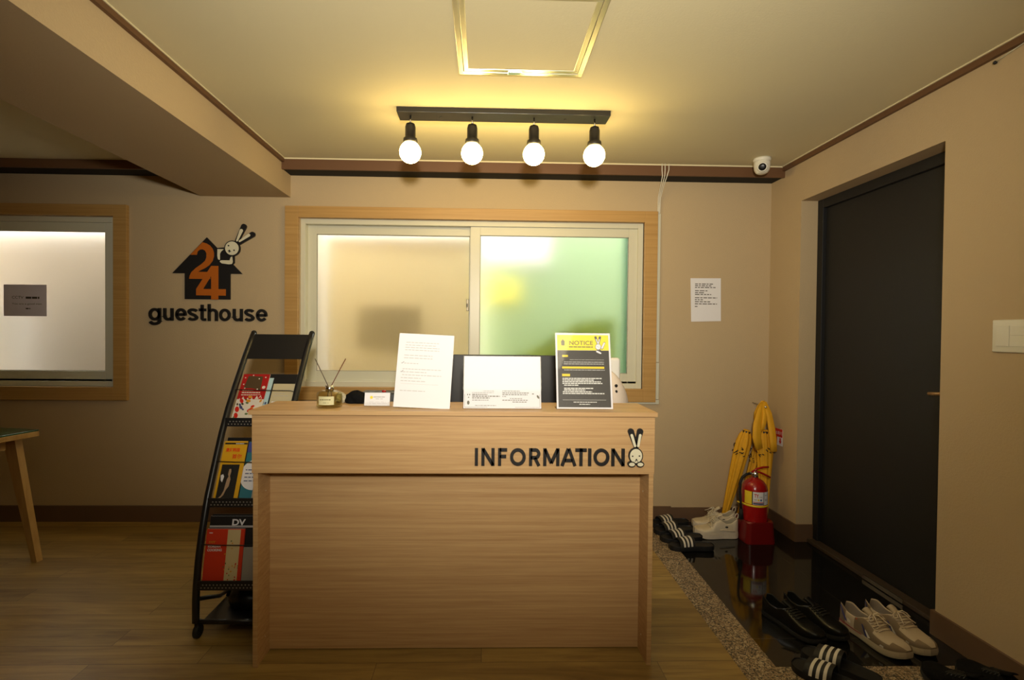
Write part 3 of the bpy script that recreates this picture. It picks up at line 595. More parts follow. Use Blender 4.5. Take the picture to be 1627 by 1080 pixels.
for pts, mi, y0, y1 in ((cap(575, 125, 603, 205, 14, 10), 0, .0021, .0017), (cap(628, 125, 612, 205, 14, 10), 0, .0021, .0017), (cap(584, 150, 603, 200, 6, 6), 1, .0023, .0022), (cap(622, 150, 611, 200, 6, 6), 1, .0023, .0022),
    (cap(655, 258, 682, 195, 15, 13), 0, .0021, .0017), (cap(655, 256, 681, 198, 11, 10), 1, .0023, .0022), (cap(595, 300, 640, 322, 16, 12), 0, .0021, .0017), (cap(596, 300, 638, 322, 11, 9), 1, .0023, .0022), (ell(608, 243, 35, 38), 0, .0025, .0017), (ell(608, 243, 31, 34), 1, .0027, .0026), (ell(600, 240, 3, 3), 0, .0029, .0028), (ell(618, 250, 3, 3), 0, .0029, .0028), (cap(600, 285, 635, 285, 8, 8), 0, .0024, .0018)):
    g.prism(mk(pts), -y0, -y1, mi, M=T)
g.build('rabbit_picture', [mat('soft grey outline', (.12, .11, .10), .5), M_paper], pg)
G().box(-.113, .113, -.0045, -.0032, 0, .311, M=T).build('laminate', M_shine, root)

# ---------------------------------------------------------------- behind the counter
mo = thing('monitor', 'back of a wide black monitor behind the middle stand', 'monitor', (.10, 2.5, .745))
G().box(-.215, .425, 2.49, 2.515, .86, 1.181, bev=.006).box(-.212, .422, 2.487, 2.492, 1.17, 1.178).build('screen_housing', M_black, mo)
G().box(-.05, .26, 2.47, 2.49, .93, 1.10, bev=.008).build('rear_cover', M_black, mo)
G().box(.075, .135, 2.465, 2.49, .75, 1.0, bev=.004).build('stand_neck', M_black, mo)
G().box(-.02, .23, 2.38, 2.60, .7455, .757, bev=.004).build('stand_base', M_black, mo)
pl = thing('plush_toy', 'round white plush toy with small black eyes beside the NOTICE stand', 'plush toy', (.575, 2.45, .7455))
M_plush = mat('white plush', (.70, .60, .50), .95, bump=.5, bscale=150)
rings = blob(.578, 2.45, .915, .132, .11, .19, 11, flat=.747, amp=.02, n=26)
bd = G().loft(rings).build('body', M_plush, pl)
for z in (1.045, 1.017):
    G().ball((.628, 2.372, z), .0075, 10).build('eye', M_gloss, pl)
solo(G().box(.50, .705, 2.575, 2.615, .7456, 1.168, bev=.018, seg=4), 'storage_box', mat('white box plastic', (.78, .76, .70), .4), 'white rounded-corner box standing behind the plush toy', 'box', (.6, 2.6, .7456))
ob = thing('desk_organizer', 'black desk organizer with a red knob, just visible behind the business card', 'organizer', (-.45, 2.38, .745))
G().box(-.575, -.345, 2.33, 2.45, .7455, 1.008, bev=.008, seg=3).build('case', M_black, ob)
G().lathe([(.010, 0), (.010, .008), (.004, .011)], 16, (-.468, 2.37, 1.007)).build('knob', M_red, ob)

# ================================================================ MAGAZINE RACK
rack = thing('magazine_rack', 'black metal leaning magazine rack on castors left of the desk', 'magazine rack', (-1.04, 2.35, 0))
PR = [(2.108, .075), (2.110, .20), (2.128, .323), (2.158, .445), (2.198, .567), (2.253, .689), (2.312, .817), (2.372, .925), (2.444, 1.033), (2.546, 1.174), (2.630, 1.275)]
def py(z):
    for (a, b), (c_, d) in zip(PR, PR[1:]):
        if z <= d: return a + (c_ - a) * (z - b) / (d - b)
    return PR[-1][0]
for X in (-1.19, -.893):
    tb = G(); zz = [.075 + (1.275 - .075) * i / 24 for i in range(25)]
    tb.tube([(X, py(z), z) for z in zz], .0145, 10)
    tb.build('side_tube', M_blackm, rack)
    G().ball((X, 2.632, 1.278), .014, 10).build('end_cap', M_rubber, rack)
    G().tube([(X, 2.112, .17), (X, 2.30, .085), (X, 2.47, .06)], .009, 8).build('rear_leg', M_blackm, rack)
    for yy in (2.125, 2.46):
        w_ = G().lathe([(.024, -.011), (.028, -.008), (.028, .008), (.024, .011)], 20, M=Matrix.Translation((X, yy, .0285)) @ Matrix.Rotation(PI / 2, 4, 'Y')).build('castor', M_rubber, rack)
        G().box(X - .010, X + .010, yy - .012, yy + .012, .050, .075, bev=.003).build('castor_fork', M_black, w_)
def slab(z0, z1, off=0.0, th=.004, x0=-1.178, x1=-.905, g=None):
    y0, y1 = py(z0) + off, py(z1) + off; g = g or G()
    vs = [(x, yy + t, z) for x in (x0, x1) for (yy, z) in ((y0, z0), (y1, z1)) for t in (0, th)]
    return g.add(vs, [[0, 2, 3, 1], [4, 5, 7, 6], [0, 4, 6, 2], [1, 3, 7, 5], [0, 1, 5, 4], [2, 6, 7, 3]])
slab(1.150, 1.272, -.008, .012).build('header_panel', M_blackm, rack)
M_hole = mat('grey perforation', (.30, .28, .24), .6)
TIERS = [(.855, 1.075, .885), (.535, .795, .565), (.215, .487, .245)]
for (zl, zt, zf) in TIERS:
    t_ = slab(zl, zt, .045)
    t_.box(-1.178, -.905, py(zl) - .008, py(zl) + .05, zl - .003, zl + .002)
    t_.box(-1.178, -.905, py(zl) - .014, py(zl) - .008, zl - .003, zf + .006, bev=.001)
    sh = t_.build('shelf_tray', M_blackm, rack)
    hg = G()
    for i in range(18):
        for j in range(2): hg.box(-1.165 + i * .0145 + j * .007, -1.160 + i * .0145 + j * .007, py(zl) - .0150, py(zl) - .0141, zl + .006 + j * .012, zl + .010 + j * .012)
    hg.build('perforations', M_hole, sh)
    hg = G()
    for i in range(18): hg.box(-1.165 + i * .0145, -1.160 + i * .0145, py(zt) + .0425, py(zt) + .0450, zt - .020, zt - .016)
    hg.build('perforations', M_hole, sh)
    zw = zl + .155 if zl > .8 else zl + .175
    G().tube([(-1.19, py(zw) - .002, zw), (-1.175, py(zw) - .014, zw), (-1.10, py(zw) - .016, zw - .002), (-.92, py(zw) - .014, zw - .004), (-.905, py(zw) - .006, zw - .010), (-.893, py(zw), zw - .010)], .0022, 6).build('retaining_wire', M_blackm, rack)
G().box(-1.178, -.905, 2.12, 2.46, .058, .064).tube([(-1.178, 2.115, .075), (-.905, 2.115, .075)], .008, 8).build('base_shelf', M_blackm, rack)

def booklet(label, x0, x1, zb, h_, off, mats, deco, tilt=0.0, th=.004, name='magazine', cat='magazine', group=None):
    """stands in the tray that starts at height zb, leaning along the rack's slope"""
    y0 = py(zb) + off; y1 = py(zb + h_) + off; ang = math.atan2(y1 - y0, h_)
    root = thing(name, label, cat, ((x0 + x1) / 2, y0, zb), group=group)
    T = Matrix.Translation((x0, y0, zb)) @ Matrix.Rotation(-ang, 4, 'X') @ Matrix.Rotation(tilt, 4, 'Y')
    H = h_ / math.cos(ang); w = x1 - x0
    c_ = G().box(0, w, 0, th, 0, H, 0, M=T).box(.001, w - .001, .0007, th - .0007, -.0003, H + .0003, 1, M=T).build('cover', [mats[0], M_paper], root)
    deco(c_, T, w, H)
    return root
m_snow = mat('snow white print', (.66, .60, .52), .5); m_xred = mat('deep red print', (.36, .012, .012), .4); m_xbrown = mat('brown print', (.075, .045, .02), .5)
M_or2 = mat('orange print', (.62, .26, .02), .5); M_gr = mat('green print', (.10, .16, .05), .5); M_navy = mat('navy print', (.05, .06, .16), .5); M_redpr = mat('red print', (.55, .02, .012), .4)
def d_snow(c_, T, w, H):
    G().box(.0, w, -.0006, 0, H * .475, H, M=T).build('red_sky_picture', m_xred, c_)
    g = G().prism([(w * .14, H * .70), (w * .2, H * .96), (w * .75, H * .95), (w * .78, H * .66), (w * .45, H * .70)], -.0010, -.0007, M=T); g.build('bare_tree_picture', m_xbrown, c_)
    g = G(); rr = random.Random(4)
    for (a, b) in ((.1, .92), (.38, .97), (.63, .90), (.86, .93), (.1, .78), (.18, .70), (.66, .68)): g.prism(ell(w * a, H * b, .0035, .003, 0, 10), -.0014, -.0011, M=T)
    g.build('snow_picture', m_snow, c_); g = G()
    for v, a, b, h_ in ((.645, .12, .52, .004), (.60, .12, .80, .0055), (.565, .12, .85, .002), (.55, .12, .7, .002)): words(g, w * a, w * b, H * v, h_, -.0008, M=T, wmin=.005, wmax=.012, gap=.002)
    g.build('white_title', m_snow, c_)
    G().prism(ell(w * .88, H * .72, .008, .008, 0, 18), -.0012, -.0008, M=T).build('round_badge', m_snow, c_); g = G()
    for a, b in ((.22, .49), (.4, .47), (.72, .51), (.85, .52), (.1, .455), (.55, .47)): g.prism([(w * a - .008, H * b - .008), (w * a, H * b + .010), (w * a + .009, H * b - .008)], -.0012, -.0008, M=T)
    g.build('snow_hill_picture', m_snow, c_)
    g = G()
    for (a, b, r, mi) in ((.2, .44, .010, 0), (.18, .36, .006, 1), (.26, .38, .006, 2), (.12, .27, .012, 0), (.48, .52, .008, 3), (.45, .44, .009, 3), (.42, .40, .006, 4), (.24, .31, .008, 1), (.66, .33, .007, 0), (.62, .25, .013, 0), (.64, .3, .006, 3), (.14, .15, .011, 0), (.1, .1, .007, 4), (.5, .18, .006, 4), (.33, .27, .005, 1), (.85, .5, .005, 0), (.9, .44, .006, 3), (.36, .46, .005, 2), (.08, .37, .005, 2)):
        g.prism(ell(w * a, H * b, r * .8, r * 1.25, a * 3, 12), -.0012 - r * .02, -.0004, mi, M=T)
    g.build('small_figures_picture', [M_redpr, M_navy, m_xbrown, M_or2, M_gr], c_)
booklet('red and white winter booklet on the top tier of the rack', -1.172, -1.045, .862, .215, .012, [m_snow], d_snow)
def d_blue(c_, T, w, H): g = G(); words(g, w * .6, w * .95, H * .4, .012, -.0004, M=T, wmin=.006, wmax=.01); g.build('print', M_navy, c_)
booklet('pale blue booklet showing behind the red winter booklet', -1.095, -1.028, .862, .197, .024, [mat('pale blue cover', (.40, .55, .60), .5)], d_blue)
def d_env(c_, T, w, H):
    g = G(); words(g, w * .15, w * .6, H * .74, .0018, -.0004, M=T); words(g, w * .15, w * .8, H * .68, .0025, -.0004, M=T); g.build('print', M_gink, c_)
    G().box(w * .1, w * .9, -.0006, 0, H * .50, H * .54, M=T).build('pale_stripe', M_paper, c_)
booklet('plain beige booklet at the right of the rack top tier', -1.015, -.912, .862, .172, .012, [mat('beige card', (.50, .43, .27), .6)], d_env)
def d_yel(c_, T, w, H):
    g = G().box(.004, w, -.0006, 0, H * .945, H * .972, M=T); g.build('black_banner', M_ink, c_)
    g = G(); words(g, w * .5, w * .85, H * .951, .003, -.0008, M=T, wmin=.01, gap=.001); g.build('banner_print', M_paper, c_)
    g = text_geo('漫游韩国', w * .12, w * .72, H * .82, H * .885, -.0012, .0006, bold=.02, M=T); text_geo('首尔', w * .45, w * .86, H * .71, H * .785, -.0012, .0006, bold=.02, g=g, M=T); g.build('red_title', mat('bright red print', (.75, .06, .01), .4), c_)
    G().box(w * .10, w * .84, -.0006, 0, .004, H * .615, M=T).build('dark_photo', mat('dark photo print', (.022, .02, .017), .4), c_)
    sk = mat('skin print', (.42, .28, .17), .5)
    g = G().prism([(w * a, H * b) for a, b in ((.44, .535), (.51, .555), (.54, .50), (.52, .43), (.57, .38), (.55, .27), (.46, .21), (.40, .13), (.28, .08), (.20, .085), (.30, .12), (.38, .2), (.40, .30), (.42, .38), (.47, .42), (.43, .455))], -.0009, -.0006, M=T); g.build('posing_figure_picture', sk, c_)
    g = G().prism([(w * a, H * b) for a, b in ((.45, .55), (.52, .59), (.62, .56), (.68, .44), (.64, .30), (.58, .30), (.57, .42), (.545, .50), (.52, .54))], -.0011, -.0006, M=T); g.build('hair_picture', M_ink, c_)
    g = G().prism([(w * .13, H * .44), (w * .22, H * .46), (w * .28, H * .42), (w * .24, H * .33), (w * .17, H * .36)], -.0009, -.0006, M=T); g.build('playing_card_picture', M_paper, c_)
booklet('yellow framed magazine with red Chinese title and a dark photo', -1.172, -1.068, .540, .248, .008, [mat('yellow cover', (.70, .38, .015), .4)], d_yel)
def d_teal(c_, T, w, H):
    G().box(0, w, -.0006, 0, H * .82, H * .99, M=T).build('blue_band', mat('royal blue print', (.05, .07, .28), .5), c_)
    G().prism(ell(w * .6, H * .45, w * .75, H * .25), -.0007, 0, M=T).build('white_oval', M_paper, c_)
    g = G()
    for v in (.52, .46, .40, .34): words(g, w * .1, w * .8, H * v, .004, -.0009, M=T)
    g.build('print', M_navy, c_)
booklet('teal and white booklet right of the yellow magazine', -1.067, -.985, .540, .243, .020, [mat('teal cover', (.03, .17, .22), .5)], d_teal)
booklet('beige brochure at the right of the middle tier', -1.008, -.93, .540, .150, .008, [mat('tan card', (.38, .30, .20), .6)], d_blue)
def d_cook(c_, T, w, H):
    st = G().box(w * .56, w * .90, -.0006, 0, .002, H * .985, M=T).build('cream_strip', mat('cream strip print', (.62, .50, .26), .5), c_)
    g = text_geo('EASY', w * .08, w * .26, H * .745, H * .785, -.001, .0004, bold=.02, M=T, shear=.2); g.build('yellow_title', M_or2, c_)
    g = text_geo('KOREAN', w * .07, w * .40, H * .665, H * .705, -.001, .0004, bold=.03, M=T); text_geo('COOKING', w * .06, w * .44, H * .60, H * .645, -.001, .0004, bold=.03, g=g, M=T); words(g, w * .07, w * .16, H * .92, .003, -.0006, M=T); g.build('white_title', M_paper, c_)
    g = G(); rr = random.Random(9)
    for i in range(26):
        g.prism(ell(w * rr.uniform(.52, .92), H * rr.uniform(.02, .42) if i > 3 else H * rr.uniform(.5, .9), rr.uniform(.002, .005), rr.uniform(.0015, .003), rr.uniform(0, 3), 8), -.0011 - i * .00002, -.0008, rr.choice((0, 1, 2)), M=T)
    g.build('scattered_food_picture', [M_gr, M_redpr, M_or2], st)
booklet('bright red Korean cooking book on the lowest tier of the rack', -1.174, -1.015, .221, .222, .008, [mat('bright red cover', (.62, .045, .015), .35)], d_cook, th=.008, name='book', cat='book')
def d_dv(c_, T, w, H):
    G().box(0, w, -.0006, 0, H * .83, H * .86, M=T).build('grey_line', M_gink, c_)
    text_geo('DV', w * .50, w * .80, H * .86, H * .955, -.0010, .0004, bold=.03, M=T).build('white_title', M_paper, c_)
booklet('black magazine with white capital letters behind the red cooking book', -1.174, -.985, .221, .266, .022, [M_black], d_dv, name='magazine')
booklet('grey brochure at the right end of the lowest tier', -1.012, -.935, .221, .150, .008, [mat('grey card', (.30, .27, .22), .6)], d_blue)
# black bag on the base shelf
bag = thing('shoulder_bag', 'black bag stuffed on the bottom shelf of the rack', 'bag', (-1.03, 2.31, .065))
G().loft(blob(-1.035, 2.31, .10, .105, .12, .075, 21, flat=.0648, amp=.05)).build('bag_body', M_gloss, bag)
G().tube([(-1.115, 2.22, .13), (-1.09, 2.2, .172), (-1.03, 2.2, .180), (-.97, 2.21, .165), (-.95, 2.24, .12)], .007, 8).build('strap', M_softb, bag)

# ================================================================ TABLE at left edge
tbl = thing('dining_table', 'pine table with green glass top, cut off by the left photo edge', 'table', (-2.95, 2.5, 0))
T = Matrix.Translation((-2.44, 2.82, 0)) @ Matrix.Rotation(math.radians(-12), 4, 'Z')
G().box(-1.05, 0, -.75, 0, .700, .728, bev=.003, M=T).build('tabletop', M_pine, tbl)
G().box(-1.048, -.002, -.748, -.002, .7285, .736, M=T, bev=.001).build('glass_top', mat('dark green glass', (.03, .09, .05), .08), tbl)
G().box(-.92, -.13, -.65, -.61, .64, .70, M=T).box(-.92, -.13, -.14, -.10, .64, .70, M=T).box(-.96, -.92, -.65, -.10, .64, .70, M=T).box(-.13, -.09, -.65, -.10, .64, .70, M=T).build('apron', M_pine, tbl)
for (tx, ty, fx, fy) in ((-.15, -.03, -.035, .012), (-.90, -.03, -1.0, .012), (-.15, -.72, -.035, -.77), (-.90, -.72, -1.0, -.77)):
    a, b = .042, .018; tp = [T @ Vector((tx + i * a, ty - .0 + j * .018, .70)) for i, j in ((-1, -1), (1, -1), (1, 1), (-1, 1))]; bt = [T @ Vector((fx + i * b, fy + j * .016, 0)) for i, j in ((-1, -1), (1, -1), (1, 1), (-1, 1))]
    G().loft([bt, tp], sm=False).build('leg', M_pine, tbl)

# ================================================================ EXTINGUISHER, UMBRELLAS
ex = thing('fire_extinguisher', 'red fire extinguisher with black hose standing in the back right corner', 'fire extinguisher', (1.723, 3.14, 0))
c = (1.723, 3.14, 0)
G().lathe([(.060, .012), (.078, .016), (.080, .03), (.080, .30), (.078, .325), (.070, .350), (.055, .370), (.035, .383), (.022, .388), (.022, .400)], 44, c).build('cylinder', M_red, ex)
# printed label wrapped round the cylinder
def wrap(z0, z1, a0, a1, r, n=16):
    vs = []; fs = []
    for k in range(n + 1):
        th = a0 + (a1 - a0) * k / n
        for z in (z0, z1): vs.append((c[0] + r * math.cos(th), c[1] + r * math.sin(th), z))
    for k in range(n): fs.append([2 * k, 2 * k + 2, 2 * k + 3, 2 * k + 1])
    return vs, fs
AF = math.atan2(-3.14, -1.723)          # towards the room
lab = G().add(*wrap(.238, .318, AF - .15, AF + 1.35, .0806), 0, True).build('label', M_paper, ex)
G().add(*wrap(.238, .318, AF - .80, AF - .16, .0807), 0, True).build('yellow_label_panel', M_yel, lab)
g = G().add(*wrap(.238, .318, AF - .19, AF - .12, .0808, 3), 0, True); g.add(*wrap(.238, .318, AF + .72, AF + .77, .0808, 3), 0, True); g.build('black_dividers', M_ink, lab)
G().add(*wrap(.241, .250, AF - .09, AF + .70, .0809), 0, True).build('blue_stripe', M_navy, lab)
G().add(*wrap(.252, .256, AF - .09, AF + .70, .0809), 0, True).build('red_stripe', M_redpr, lab)
def on_cyl(gg, r=.0812):
    for i, v in enumerate(gg.v):
        th = AF + v.x / .08; rr = r - v.y; gg.v[i] = Vector((c[0] + rr * math.cos(th), c[1] + rr * math.sin(th), v.z))
    return gg
on_cyl(text_geo('TY', -.002, .026, .284, .306, 0, 0, bold=.03)).build('red_letters', M_redpr, lab)
gg = G(); words(gg, .029, .048, .285, .006, 0, wmin=.004, wmax=.006, gap=.002); words(gg, .0, .014, .266, .008, 0, wmin=.004, wmax=.006, gap=.002); words(gg, .068, .09, .262, .014, 0, wmin=.006, wmax=.009); words(gg, .068, .09, .295, .006, 0)
on_cyl(gg).build('small_print', M_gink, lab)
on_cyl(G().prism(ell(.024, .269, .006, .006, 0, 16), 0, .0002)).build('yellow_dot', M_yel, lab)
on_cyl(G().prism(ell(.040, .269, .006, .006, 0, 16), 0, .0002)).build('blue_dot', mat('blue print', (.05, .12, .32), .5), lab)
G().lathe([(.0805, 0), (.082, .003), (.082, .009), (.0805, .012)], 44, (c[0], c[1], .222)).build('yellow_band', M_yel, ex)
v_ = G().lathe([(.016, .398), (.016, .425), (.010, .432)], 20, c).box(c[0] - .035, c[0] + .018, c[1] - .010, c[1] + .010, .408, .424, bev=.003).build('valve', M_chrome, ex)
T = Matrix.Translation((c[0] - .008, c[1] - .020, .410)) @ Matrix.Rotation(math.radians(90), 4, 'X') @ Matrix.Rotation(math.radians(-25), 4, 'Y')
gz = G().lathe([(.017, -.012), (.018, .004), (.0145, .007)], 24, M=T).build('gauge', M_chrome, v_)
lv = G().tube([(c[0] - .02, c[1], .424), (c[0] + .01, c[1] - .002, .444), (c[0] + .05, c[1] - .004, .456), (c[0] + .088, c[1] - .006, .458)], .009, 8, flat=.7).build('lever', M_red, ex)
G().tube([(c[0] - .01, c[1], .430), (c[0] + .03, c[1] - .002, .424), (c[0] + .07, c[1] - .004, .408), (c[0] + .10, c[1] - .006, .392)], .009, 8, flat=.7).build('carry_handle', M_red, ex)
G().tube([(c[0] - .030, c[1] - .002, .416), (c[0] - .060, c[1] - .006, .412), (c[0] - .090, c[1] - .008, .392), (c[0] - .103, c[1] - .008, .355), (c[0] - .103, c[1] - .008, .30), (c[0] - .098, c[1] - .008, .24), (c[0] - .096, c[1] - .010, .19)], .0085, 10).build('hose', M_rubber, ex)
G().tube([(c[0] - .096, c[1] - .010, .195), (c[0] - .094, c[1] - .012, .13)], [.011, .015], 12).build('nozzle', M_rubber, ex)
G().tube([(c[0] - .080, c[1] - .01, .232), (c[0] - .113, c[1] - .008, .236), (c[0] - .113, c[1] + .006, .236), (c[0] - .08, c[1] + .008, .232)], .004, 6).build('hose_clip', M_yel, ex)
st = G()
def rrect(cx, cy, w, d, r, n=6):
    P = []
    for (sx, sy, a) in ((1, 1, 0), (-1, 1, 90), (-1, -1, 180), (1, -1, 270)):
        for i in range(n + 1): t = math.radians(a + 90 * i / n * .999); P.append((cx + sx * (w / 2 - r) + r * math.cos(t), cy + sy * (d / 2 - r) + r * math.sin(t)))
    return P
cx_, cy_ = 1.723, 3.14
rs = [[(x, y, z) for x, y in rrect(cx_, cy_, w, d, .03)] for (z, w, d) in ((0.0, .186, .188), (.02, .184, .186), (.09, .176, .178), (.126, .172, .172), (.134, .164, .164))]
# a tub: outer wall, rim, round well with a floor that carries the cylinder
def circ(z, r):
    P = []
    for (sx, sy, a) in ((1, 1, 0), (-1, 1, 90), (-1, -1, 180), (1, -1, 270)):
        for i in range(7): t = math.radians(a + 90 * i / 6 * .999); P.append((1.723 + r * math.cos(t), 3.14 + r * math.sin(t), z))
    return P
ex.scale = (.95, .95, 1)
rs = rs[:-1] + [[(x, y, z) for x, y in rrect(cx_, cy_, .168, .168, .04) for z in (.134,)], circ(.130, .0790), circ(.011, .0785)]
st.loft(rs, sm=False)
STAND = solo(st, 'extinguisher_stand', M_redp, 'dark red plastic stand holding the fire extinguisher', 'stand', (cx_, cy_, 0))

umb_lbl = ['yellow folded umbrella leaning furthest left in the back corner', 'yellow folded umbrella standing between the left one and the extinguisher', 'yellow folded umbrella directly behind the fire extinguisher']
def umbrella(label, foot, top, r):
    foot = Vector(foot); top = Vector(top); d = top - foot; Ln = d.length
    Q = d.to_track_quat('Z', 'Y').to_matrix().to_4x4(); T = Matrix.Translation(foot) @ Q
    root = thing('umbrella', label, 'umbrella', tuple(foot), group='yellow umbrellas in the corner')
    prof = [(r * a, Ln * b) for a, b in ((.30, .0), (.36, .04), (.50, .15), (.68, .35), (.85, .55), (.98, .72), (1.0, .82), (.8, .9), (.5, .94), (.34, .96))]
    cp = G().lathe(prof, 48, M=T, fold=lambda th, z: 1 + .13 * math.sin(8 * th + z * 3) + .05 * math.sin(3 * th + z * 9)).build('canopy', M_yellow, root)
    G().lathe([(.004, -.03), (.006, -.012), (.013, 0)], 12, M=T).build('tip', M_black, root)
    G().lathe([(r * .52, Ln * .915), (r * .56, Ln * .922), (r * .56, Ln * .94), (r * .5, Ln * .945)], 24, M=T).build('strap', M_black, root)
    g = G(); rr = random.Random(len(label))
    for k in range(22):
        th = rr.uniform(0, 2 * PI); z = Ln * rr.uniform(.68, .80); R_ = r * 1.165
        p = T @ Vector((R_ * math.cos(th), R_ * math.sin(th), z)); q = T @ Vector((R_ * math.cos(th + .22), R_ * math.sin(th + .22), z + rr.uniform(-.014, .014)))
        g.tube([p, q], .0028, 5)
    g.build('printed_marks', M_ink, cp)
    return root
umbrella(umb_lbl[0], (1.648, 3.392, .03), (1.800, 3.375, .675), .047)
umbrella(umb_lbl[1], (1.745, 3.392, .03), (1.900, 3.388, .60), .030)
umbrella(umb_lbl[2], (1.866, 3.280, .03), (1.872, 3.300, .69), .046)
cl = thing('rain_cover', 'yellow cloth straps bunched on a wall hook above the umbrellas', 'cloth', (1.90, 3.40, .60))
def ribbon(P, w, th, g, tw=(1, 0, 0)):
    rings = []
    for i, p in enumerate(P):
        p = Vector(p); ww = w[i] if isinstance(w, list) else w
        d = (Vector(P[min(i + 1, len(P) - 1)]) - Vector(P[max(0, i - 1)])).normalized(); a = d.cross(Vector((0, 1, 0))).normalized()
        if a.length < .1: a = Vector((1, 0, 0))
        b = Vector((0, 1, 0)); ring_ = []
        for k in range(12):
            t = 2 * PI * k / 12; ring_.append(p + a * ww / 2 * math.cos(t) + b * th / 2 * math.sin(t) * (1 + .3 * math.cos(3 * t)))
        rings.append(ring_)
    g.loft(rings)
for pts_, w_, t_ in (
    ([(1.880, 3.300, .862), (1.850, 3.270, .81), (1.812, 3.235, .73), (1.802, 3.222, .65), (1.815, 3.215, .580)], [.03, .05, .058, .058, .05], .020),
    ([(1.884, 3.296, .866), (1.878, 3.262, .80), (1.858, 3.238, .745), (1.842, 3.228, .70)], [.03, .036, .032, .022], .014),
    ([(1.892, 3.300, .872), (1.902, 3.262, .80), (1.908, 3.236, .71), (1.911, 3.222, .63), (1.912, 3.215, .562)], [.03, .042, .046, .048, .044], .020),
    ([(1.889, 3.312, .878), (1.895, 3.345, .84), (1.890, 3.365, .79), (1.885, 3.370, .74)], [.025, .05, .06, .05], .014)):
    pts_ = [(x_ - .026, y_, z_ - .024) for x_, y_, z_ in pts_]
    g = G(); ribbon(pts_, w_, t_, g); g.build('hanging_strap', M_yellow, cl)
hk = thing('wall_hook', 'small chrome hook on the back wall holding the yellow straps', 'hook', (1.885, YW, .82))
G().tube([(1.858, YW, .826), (1.858, 3.32, .824), (1.858, 3.272, .818)], .004, 8).build('peg', M_chrome, hk)
G().ball((1.858, 3.270, .818), .009, 12).build('knob', M_chrome, hk)
sk = thing('safety_sticker', 'small red and white extinguisher sign on the right corner wall', 'sign', (XR, 3.29, .56))
G().box(XR - .0022, XR - .0005, 3.25, 3.335, .562, .672).build('backing', M_paper, sk)
G().box(XR - .003, XR - .0022, 3.25, 3.335, .618, .672, 0).box(XR - .003, XR - .0022, 3.31, 3.335, .575, .618, 0).build('red_field', M_redpr, sk)
g = G(); text_geo('소화기', -.036, .036, .632, .656, 0, 0, bold=.01, g=g)
for i, v in enumerate(g.v): g.v[i] = Vector((XR - .0034, 3.292 - v.x, v.z))
g.build('white_letters', M_paper, sk)
G().prism([(3.268, .612), (3.282, .612), (3.282, .592), (3.290, .592), (3.275, .572), (3.260, .592), (3.268, .592)], XR - .003, XR - .0024, axis='x').build('red_arrow', M_redpr, sk)

